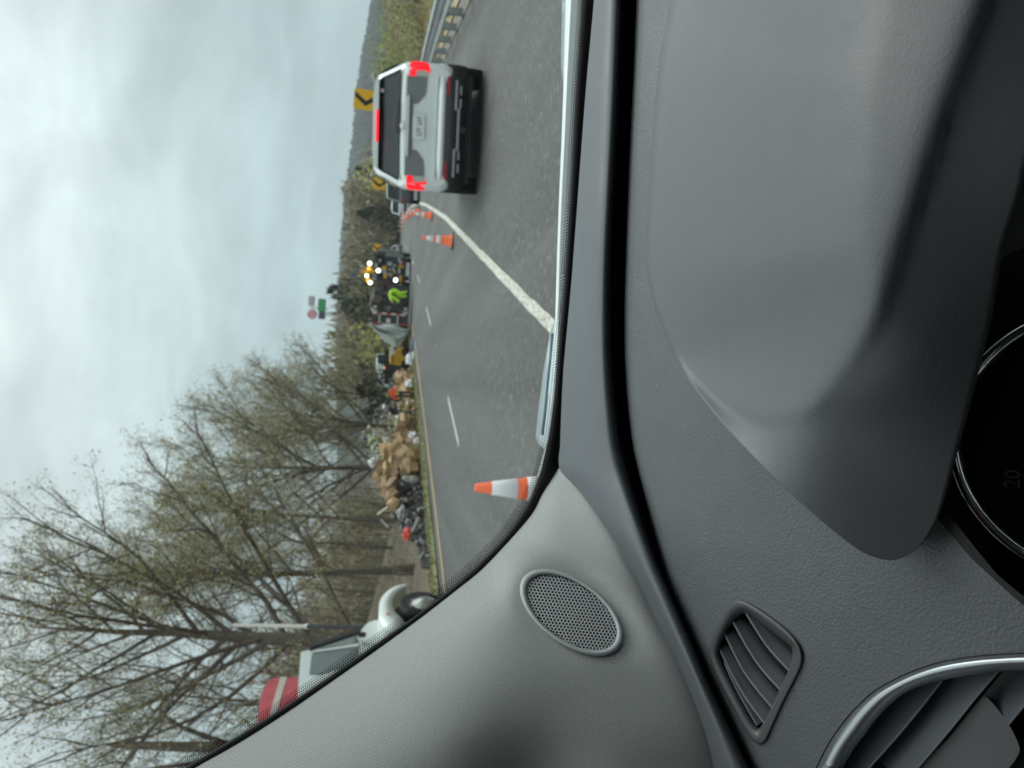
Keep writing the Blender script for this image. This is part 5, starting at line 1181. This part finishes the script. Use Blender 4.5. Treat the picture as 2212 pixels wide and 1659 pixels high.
lump('plastic_bag', 'second white bag on the grass edge under the tall boxes', 'bag', 902, 955, 35, .36, M_wbag, 3); lump('plastic_bag', 'white bag at the foot of the boxes beside the worker in orange', 'bag', 885, 828, 43, .4, M_wbag, 4)
lump('plastic_bag', 'white bundle on the grass below the yellow loader', 'bag', 889, 775, 48, .75, M_wbag, 5, (1, 1, .8)); lump('plastic_bag', 'pale bundle between the boxes and the burnt heap', 'bag', 887, 1034, 32, .45, mat('dirty_white', (.42, .41, .38), .7), 6, (.55, .55, 1.3))
lump('red_sack', 'bright red sack at the end of the burnt heap', 'sack', 879, 1154, 27.5, .40, mat('red_fabric', (.70, .10, .06), .6), 7, (1, 1, .7)); lump('plastic_bag', 'grey white bag near the end of the burnt heap', 'bag', 868, 1108, 29, .5, mat('grey_plastic', (.36, .36, .37), .5), 8, (1, 1, .7))
lump('blue_sack', 'small blue sack lying below the torn pale panel', 'sack', 893, 745, 48, .6, mat('blue_cloth', (.10, .14, .30), .6), 9, (1.3, 1, .6))
for i, (a, b, m, lab) in enumerate([((815, 1112), (838, 1095), 'plank_pale', 'pale plank sticking up from the burnt heap'), ((880, 1162), (905, 1118), 'pipe_grey', 'long grey pipe lying against the end of the burnt heap'), ((822, 1122), (838, 1138), 'strip_white', 'short white strip leaning on the burnt heap')]):
    pa_, pb2 = P(*a, 29.5 - i), P(*b, 29.5 - i); o = empty(['wood_plank', 'metal_pipe', 'metal_strip'][i], pb2, None, lab, ['plank', 'pipe', 'strip'][i])
    d_ = pa_ - pb2; g = MB(); rot = d_.to_track_quat('Z', 'Y').to_matrix()
    if i == 1: g.tube([(0, 0, 0), tuple(d_ * .5 + UP * -.05), tuple(d_)], .07, 10)
    else: g.box(d_ / 2, (.16, .05, d_.length), rot, bev=.01)
    g.build('shaft', mat(m, (.50, .45, .30) if i == 0 else ((.33, .32, .32) if i == 1 else (.6, .6, .58)), .7, var=.15), o, smooth_=(i == 1))

# ------------------------------------------------------------------ people
def person(name, label, base, rot, pose, mats, hat=None, scale=1.0):
    root = empty(name, base, rot, label, 'person')
    J, E_ = pose; names = list(J); me = bpy.data.meshes.new('skeleton'); me.from_pydata([Vector(J[n][0]) * scale for n in names], [(names.index(a), names.index(b)) for a, b, _ in E_], [])
    o = bpy.data.objects.new('skeleton', me); COL.objects.link(o); md = o.modifiers.new('s', 'SKIN'); md.use_smooth_shade = True
    for i, n in enumerate(names):
        sv = me.skin_vertices[0].data[i]; r = J[n][1]; sv.radius = (r * scale, (J[n][2] if len(J[n]) > 2 else r) * scale); sv.use_root = (n == 'pelvis')
    ms = o.modifiers.new('d', 'SUBSURF'); ms.levels = 2; ms.render_levels = 2
    dg = bpy.context.evaluated_depsgraph_get(); nm = bpy.data.meshes.new_from_object(o.evaluated_get(dg)); bpy.data.objects.remove(o)
    nm.materials.clear()
    for m in mats: nm.materials.append(m)
    segs = [(Vector(J[a][0]) * scale, Vector(J[b][0]) * scale, k) for a, b, k in E_]
    for p in nm.polygons:
        c = p.center; best = None
        for a, b, k in segs:
            d = b - a; f = max(0, min(1, (c - a).dot(d) / max(1e-9, d.length_squared))); ds = (a + d * f - c).length
            if best is None or ds < best[0]: best = (ds, k)
        p.material_index = best[1]; p.use_smooth = True
    b_ = link('body', nm, root)
    h = Vector(J['head'][0]) * scale
    if hat:
        g = MB(); g.lathe([(.105, .02), (.15 if hat[1] else .108, .01), (.11, .03), (.10, .09), (.06, .125), (.001, .135)], 16, 'z', h); g.build('cap', hat[0], root, smooth_=True)
    return root
def stand(arm_l=((.24, 0, 1.12), (.26, -.08, .86)), arm_r=((-.24, 0, 1.12), (-.26, -.08, .86)), lean=0.0, step=.1):
    J = {'pelvis': ((0, 0, .95), .135, .11), 'waist': ((0, -lean * .15, 1.10), .13, .10), 'chest': ((0, -lean * .4, 1.30), .155, .11), 'neck': ((0, -lean * .62, 1.47), .055), 'head': ((0, -lean * .75, 1.62), .095, .105), 'crown': ((0, -lean * .8, 1.72), .075),
         'sl': ((.17, -lean * .45, 1.40), .068), 'el': (arm_l[0], .048), 'hl': (arm_l[1], .036), 'fl': (tuple(Vector(arm_l[1]) + Vector((0, -.02, -.10))), .028), 'sr': ((-.17, -lean * .45, 1.40), .068), 'er': (arm_r[0], .048), 'hr': (arm_r[1], .036), 'fr': (tuple(Vector(arm_r[1]) + Vector((0, -.02, -.10))), .028),
         'pl': ((.10, 0, .88), .095), 'kl': ((.11, -.03, .48), .065), 'al': ((.12, step, .09), .047), 'tl': ((.12, step - .16, .035), .04), 'pr': ((-.10, 0, .88), .095), 'kr': ((-.11, -.03, .48), .065), 'ar': ((-.12, -step, .09), .047), 'tr': ((-.12, -step - .16, .035), .04)}
    E_ = [('pelvis', 'waist', 0), ('waist', 'chest', 0), ('chest', 'neck', 0), ('neck', 'head', 2), ('head', 'crown', 3), ('chest', 'sl', 0), ('sl', 'el', 0), ('el', 'hl', 0), ('hl', 'fl', 2), ('chest', 'sr', 0), ('sr', 'er', 0), ('er', 'hr', 0), ('hr', 'fr', 2),
          ('pelvis', 'pl', 1), ('pl', 'kl', 1), ('kl', 'al', 1), ('al', 'tl', 4), ('pelvis', 'pr', 1), ('pr', 'kr', 1), ('kr', 'ar', 1), ('ar', 'tr', 4)]
    return J, E_
M_skin = mat('skin', (.42, .26, .19), .6); M_hair = mat('hair', (.04, .03, .025), .8); M_boot = mat('boot', (.02, .018, .016), .7); M_navy = mat('navy_cloth', (.022, .026, .038), .85); M_org = mat('orange_cloth', (.90, .10, .04), .7); M_lime = mat('lime_cloth', (.42, .72, .03), .7, emit=.05); M_jean = mat('jeans', (.05, .07, .10), .85); M_capw = mat('cap_white', (.70, .72, .80), .6)
pw = P(896, 853, 42); bw = Vector((pw.x, pw.y, pw.z))
person('person', 'worker in orange jacket and dark trousers standing among the boxes', bw, face_cam(bw, rad(20)), stand(((.33, -.05, 1.22), (.30, -.25, 1.02)), ((-.30, 0, 1.16), (-.33, -.14, .93)), .15), [M_org, M_navy, M_skin, M_hair, M_boot], (M_hair, False), .93)
pw = P(898, 893, 39)
person('person', 'man in dark clothes with white cap walking past the boxes', Vector(pw), face_cam(pw, rad(70)), stand(((.2, -.1, 1.14), (.2, -.22, .92)), ((-.2, .05, 1.13), (-.2, .0, .88)), .35, .2), [M_navy, M_jean, M_skin, M_skin, M_boot], (M_capw, True), .96)
# bending worker in lime jacket in front of the trailer
J = {'pelvis': ((0, .30, .92), .15, .12), 'waist': ((0, .16, 1.05), .14, .11), 'chest': ((0, -.12, 1.02), .17, .13), 'neck': ((0, -.30, .93), .07), 'head': ((0, -.42, .84), .10), 'crown': ((0, -.48, .76), .08),
     'sl': ((.17, -.16, 1.02), .075), 'el': ((.2, -.22, .70), .055), 'hl': ((.16, -.38, .50), .045), 'sr': ((-.17, -.16, 1.02), .075), 'er': ((-.2, -.22, .70), .055), 'hr': ((-.16, -.38, .50), .045),
     'pl': ((.11, .28, .84), .10), 'kl': ((.12, .12, .46), .075), 'al': ((.13, .22, .09), .06), 'tl': ((.13, .05, .04), .05), 'pr': ((-.11, .28, .84), .10), 'kr': ((-.12, .0, .46), .075), 'ar': ((-.13, .02, .09), .06), 'tr': ((-.13, -.15, .04), .05)}
J = {k: (v[0],) + tuple(r * 1.3 for r in v[1:]) for k, v in J.items()}
E2 = [('pelvis', 'waist', 0), ('waist', 'chest', 0), ('chest', 'neck', 0), ('neck', 'head', 2), ('head', 'crown', 3), ('chest', 'sl', 0), ('sl', 'el', 0), ('el', 'hl', 0), ('chest', 'sr', 0), ('sr', 'er', 0), ('er', 'hr', 0), ('pelvis', 'pl', 0), ('pl', 'kl', 0), ('kl', 'al', 0), ('al', 'tl', 4), ('pelvis', 'pr', 0), ('pr', 'kr', 0), ('kr', 'ar', 0), ('ar', 'tr', 4)]
pw = P(882, 640, 52)
person('person', 'worker in lime high visibility suit bending down before the overturned trailer', Vector(pw), face_cam(pw, rad(-75)), (J, E2), [M_lime, M_lime, M_skin, M_hair, M_boot], None, 1.15)

# ------------------------------------------------------------------ road furniture
M_sgy = mat('sign_yellow', (.80, .45, .02), .45); M_sgb = mat('sign_black', (.012, .012, .012), .5); M_post = mat('sign_post', (.30, .31, .31), .5, metal=.5)
def chevron(dx, dy, d, w, h, label, tilt=0, two=False):
    c = P(dx, dy, d); t, s = ts(c); gz = terr(t, s); b = Vector((c.x, c.y, gz)); root = empty('chevron_sign', b, face_cam(b, rad(-8)) @ Matrix.Rotation(tilt, 3, 'Y'), label, 'road sign', 'yellow chevron signs along the curve')
    z0 = c.z - gz
    g = MB(); g.box((0, .04, (z0 + h / 2) / 2), (.06, .05, z0 + h / 2)); g.build('post', M_post, root)
    g = MB(); g.prism([(x * w / 2, 0, z0 + z * h / 2) for x, z in ((-1, -.93), (-.93, -1), (.93, -1), (1, -.93), (1, .93), (.93, 1), (-.93, 1), (-1, .93))], (0, .006, 0)); pl = g.build('panel', M_sgy, root)
    g = MB(); t_ = .15 * w; a = [(-.30 * w, 0), (.10 * w, .47 * h), (.10 * w + 1.7 * t_, .47 * h), (-.30 * w + 1.7 * t_, 0), (.10 * w + 1.7 * t_, -.47 * h), (.10 * w, -.47 * h)]
    g.add([(x, -.004, z0 + z) for x, z in a], [(0, 1, 2, 3), (0, 3, 4, 5)]); g.build('chevron', M_sgb, pl)
chevron(790, 224, 30, .76, .92, 'large yellow chevron sign pointing left above the silver car roof', rad(3)); chevron(819, 400, 52, .76, .90, 'yellow chevron sign above the dark grey vehicle', rad(2)); chevron(814.5, 538.5, 84, .78, .86, 'small far yellow chevron sign left of the work lights', rad(3))
# guard rail
rail = empty('guard_rail', RW(15, -3.3), None, 'galvanised steel guard rail on posts along the outer shoulder', 'guard rail')
M_zinc = mat('zinc', (.52, .56, .57), .42, metal=.25, var=.12, vscale=2.5); M_zincp = mat('post_zinc', (.27, .30, .31), .6, metal=.3, var=.15, vscale=4)
g = MB(); rows = []; prof_ = [(-.0, .0), (.02, .02), (.02, .06), (-.06, .095), (-.06, .135), (.015, .165), (-.06, .195), (-.06, .235), (.02, .27), (.02, .31), (0, .33)]
for i in range(60):
    t = 6 + i * .9; s = -3.22 + cs(t); rows.append([RW(t, s - x * -1, .40 + z) for x, z in prof_])
g.grid(rows); o = g.build('beam', M_zinc, rail, smooth_=True, world=True); md = o.modifiers.new('thick', 'SOLIDIFY'); md.thickness = .004
for k in range(24):
    t = 7.2 + k * 1.905; rot = heading(t); b = RW(t, -3.32 + cs(t))
    g = MB(); g.box((0, 0, 0), (.15, .19, .80), bev=.01); o = g.build('post', M_zincp, rail, world=True); o.matrix_basis = Matrix.Translation(b + UP * .33 - L * .12) @ rot.to_4x4()
    if k % 2 == 0:
        g = MB(); g.box((0, 0, 0), (.01, .08, .09), bev=.003); o = g.build('reflector', mat('rail_reflector', (.6, .58, .5), .4), rail, world=True); o.matrix_basis = Matrix.Translation(b + UP * .565 + L * .115) @ rot.to_4x4()
# tall roadside price sign far away
d_ = 260; b = at(850, 689, d_); root = empty('pylon_sign', b, face_cam(b), 'tall far pylon sign on a white pole with red emblem above a green panel', 'sign'); k_ = d_ / FPX
zt = P(706, 678, d_).z - b.z
g = MB(); g.tube([(0, 0, 0), (0, 0, zt)], .75, 12); g.build('pole', mat('pole_white', (.60, .64, .62), .5), root)
def sq(name, dx0, dx1, dy0, dy1, m, y=0.0):
    g = MB(); g.box((-((dy0 + dy1) / 2 - 687) * k_, y, P((dx0 + dx1) / 2, (dy0 + dy1) / 2, d_).z - b.z), ((dy1 - dy0) * k_, .5, (dx1 - dx0) * k_), bev=.12); return g.build(name, m, root)
sq('price_panel', 689, 705, 656, 682, mat('panel_green', (.02, .22, .07), .5, emit=.15)); sq('price_panel', 690, 704, 682, 699, mat('panel_dark', (.05, .055, .06), .5))
g = MB(); g.lathe([(.001, -.3), (1.5, -.3), (1.7, 0), (1.5, .3), (.001, .3)], 20, 'y', (-(690 - 687) * k_, 0, P(676, 690, d_).z - b.z)); g.build('emblem', mat('emblem_red', (.62, .34, .38), .5), root)
sq('name_panel', 669, 682, 652, 673, mat('panel_pink', (.46, .40, .44), .5))
g = MB(); g.box((-(676 - 687) * k_, .3, P(690, 676, d_).z - b.z), (.5, .3, 6)); g.build('frame', MATS['pole_white'], root)

# ------------------------------------------------------------------ damp spring air
# dust specks and fine scratches on the glass, crumbs on the dash
M_speck = mat('dust_speck', (.62, .64, .64), .8); rnd = random.Random(15)
g = MB()
for k in range(70):
    dx, dy = rnd.uniform(860, 1190), rnd.uniform(30, 900)
    if dx > catmull(BL, dy) - 14: continue
    r_ = rnd.uniform(.25, .7); a = rnd.uniform(0, 6.28); l_ = rnd.choice((1, 1, 1, 3.5)) * r_
    g.add([WS(dx + l_ * math.cos(a) * c_ - r_ * math.sin(a) * s_, dy + l_ * math.sin(a) * c_ + r_ * math.cos(a) * s_, .997) for c_, s_ in ((-1, 0), (0, -1), (1, 0), (0, 1))], [(0, 1, 2, 3)])
g.build('glass_dust', M_speck, CAR, world=True, kind='stuff')
g = MB()
for k in range(40):
    dx, dy = rnd.uniform(1380, 1900), rnd.uniform(100, 1500); r_ = rnd.uniform(.25, .8)
    if inpoly(dx, dy, V_OUT) or inpoly(dx, dy, A_OUT) or dx < catmull(GR, dy) + 8 or inpoly(dx, dy, PLATEAU + [(1920, 1210)]): continue
    g.add([LP(dx + r_ * math.cos(h), dy + r_ * math.sin(h), .0012) for h in (0, 1.2, 2.5, 3.8, 5)], [(0, 1, 2, 3, 4)])
g.build('dash_dust', M_speck, CAR, world=True, kind='stuff')
g = MB(); g.box((0, 0, 150), (26000, 26000, 420)); hz = g.build('haze', [], kind='stuff'); tag(hz, 'thin damp haze greying the far ridge', 'haze')
M_hz = bpy.data.materials.new('haze_air'); M_hz.use_nodes = True; t_ = M_hz.node_tree; t_.nodes.clear(); pv = N(t_, 'ShaderNodeVolumePrincipled'); pv.inputs['Color'].default_value = (.82, .92, 1, 1); pv.inputs['Density'].default_value = .00022; pv.inputs['Anisotropy'].default_value = .2
ou = N(t_, 'ShaderNodeOutputMaterial'); lk(t_, pv.outputs[0], ou.inputs['Volume']); hz.data.materials.append(M_hz)
S.cycles.volume_bounces = 0
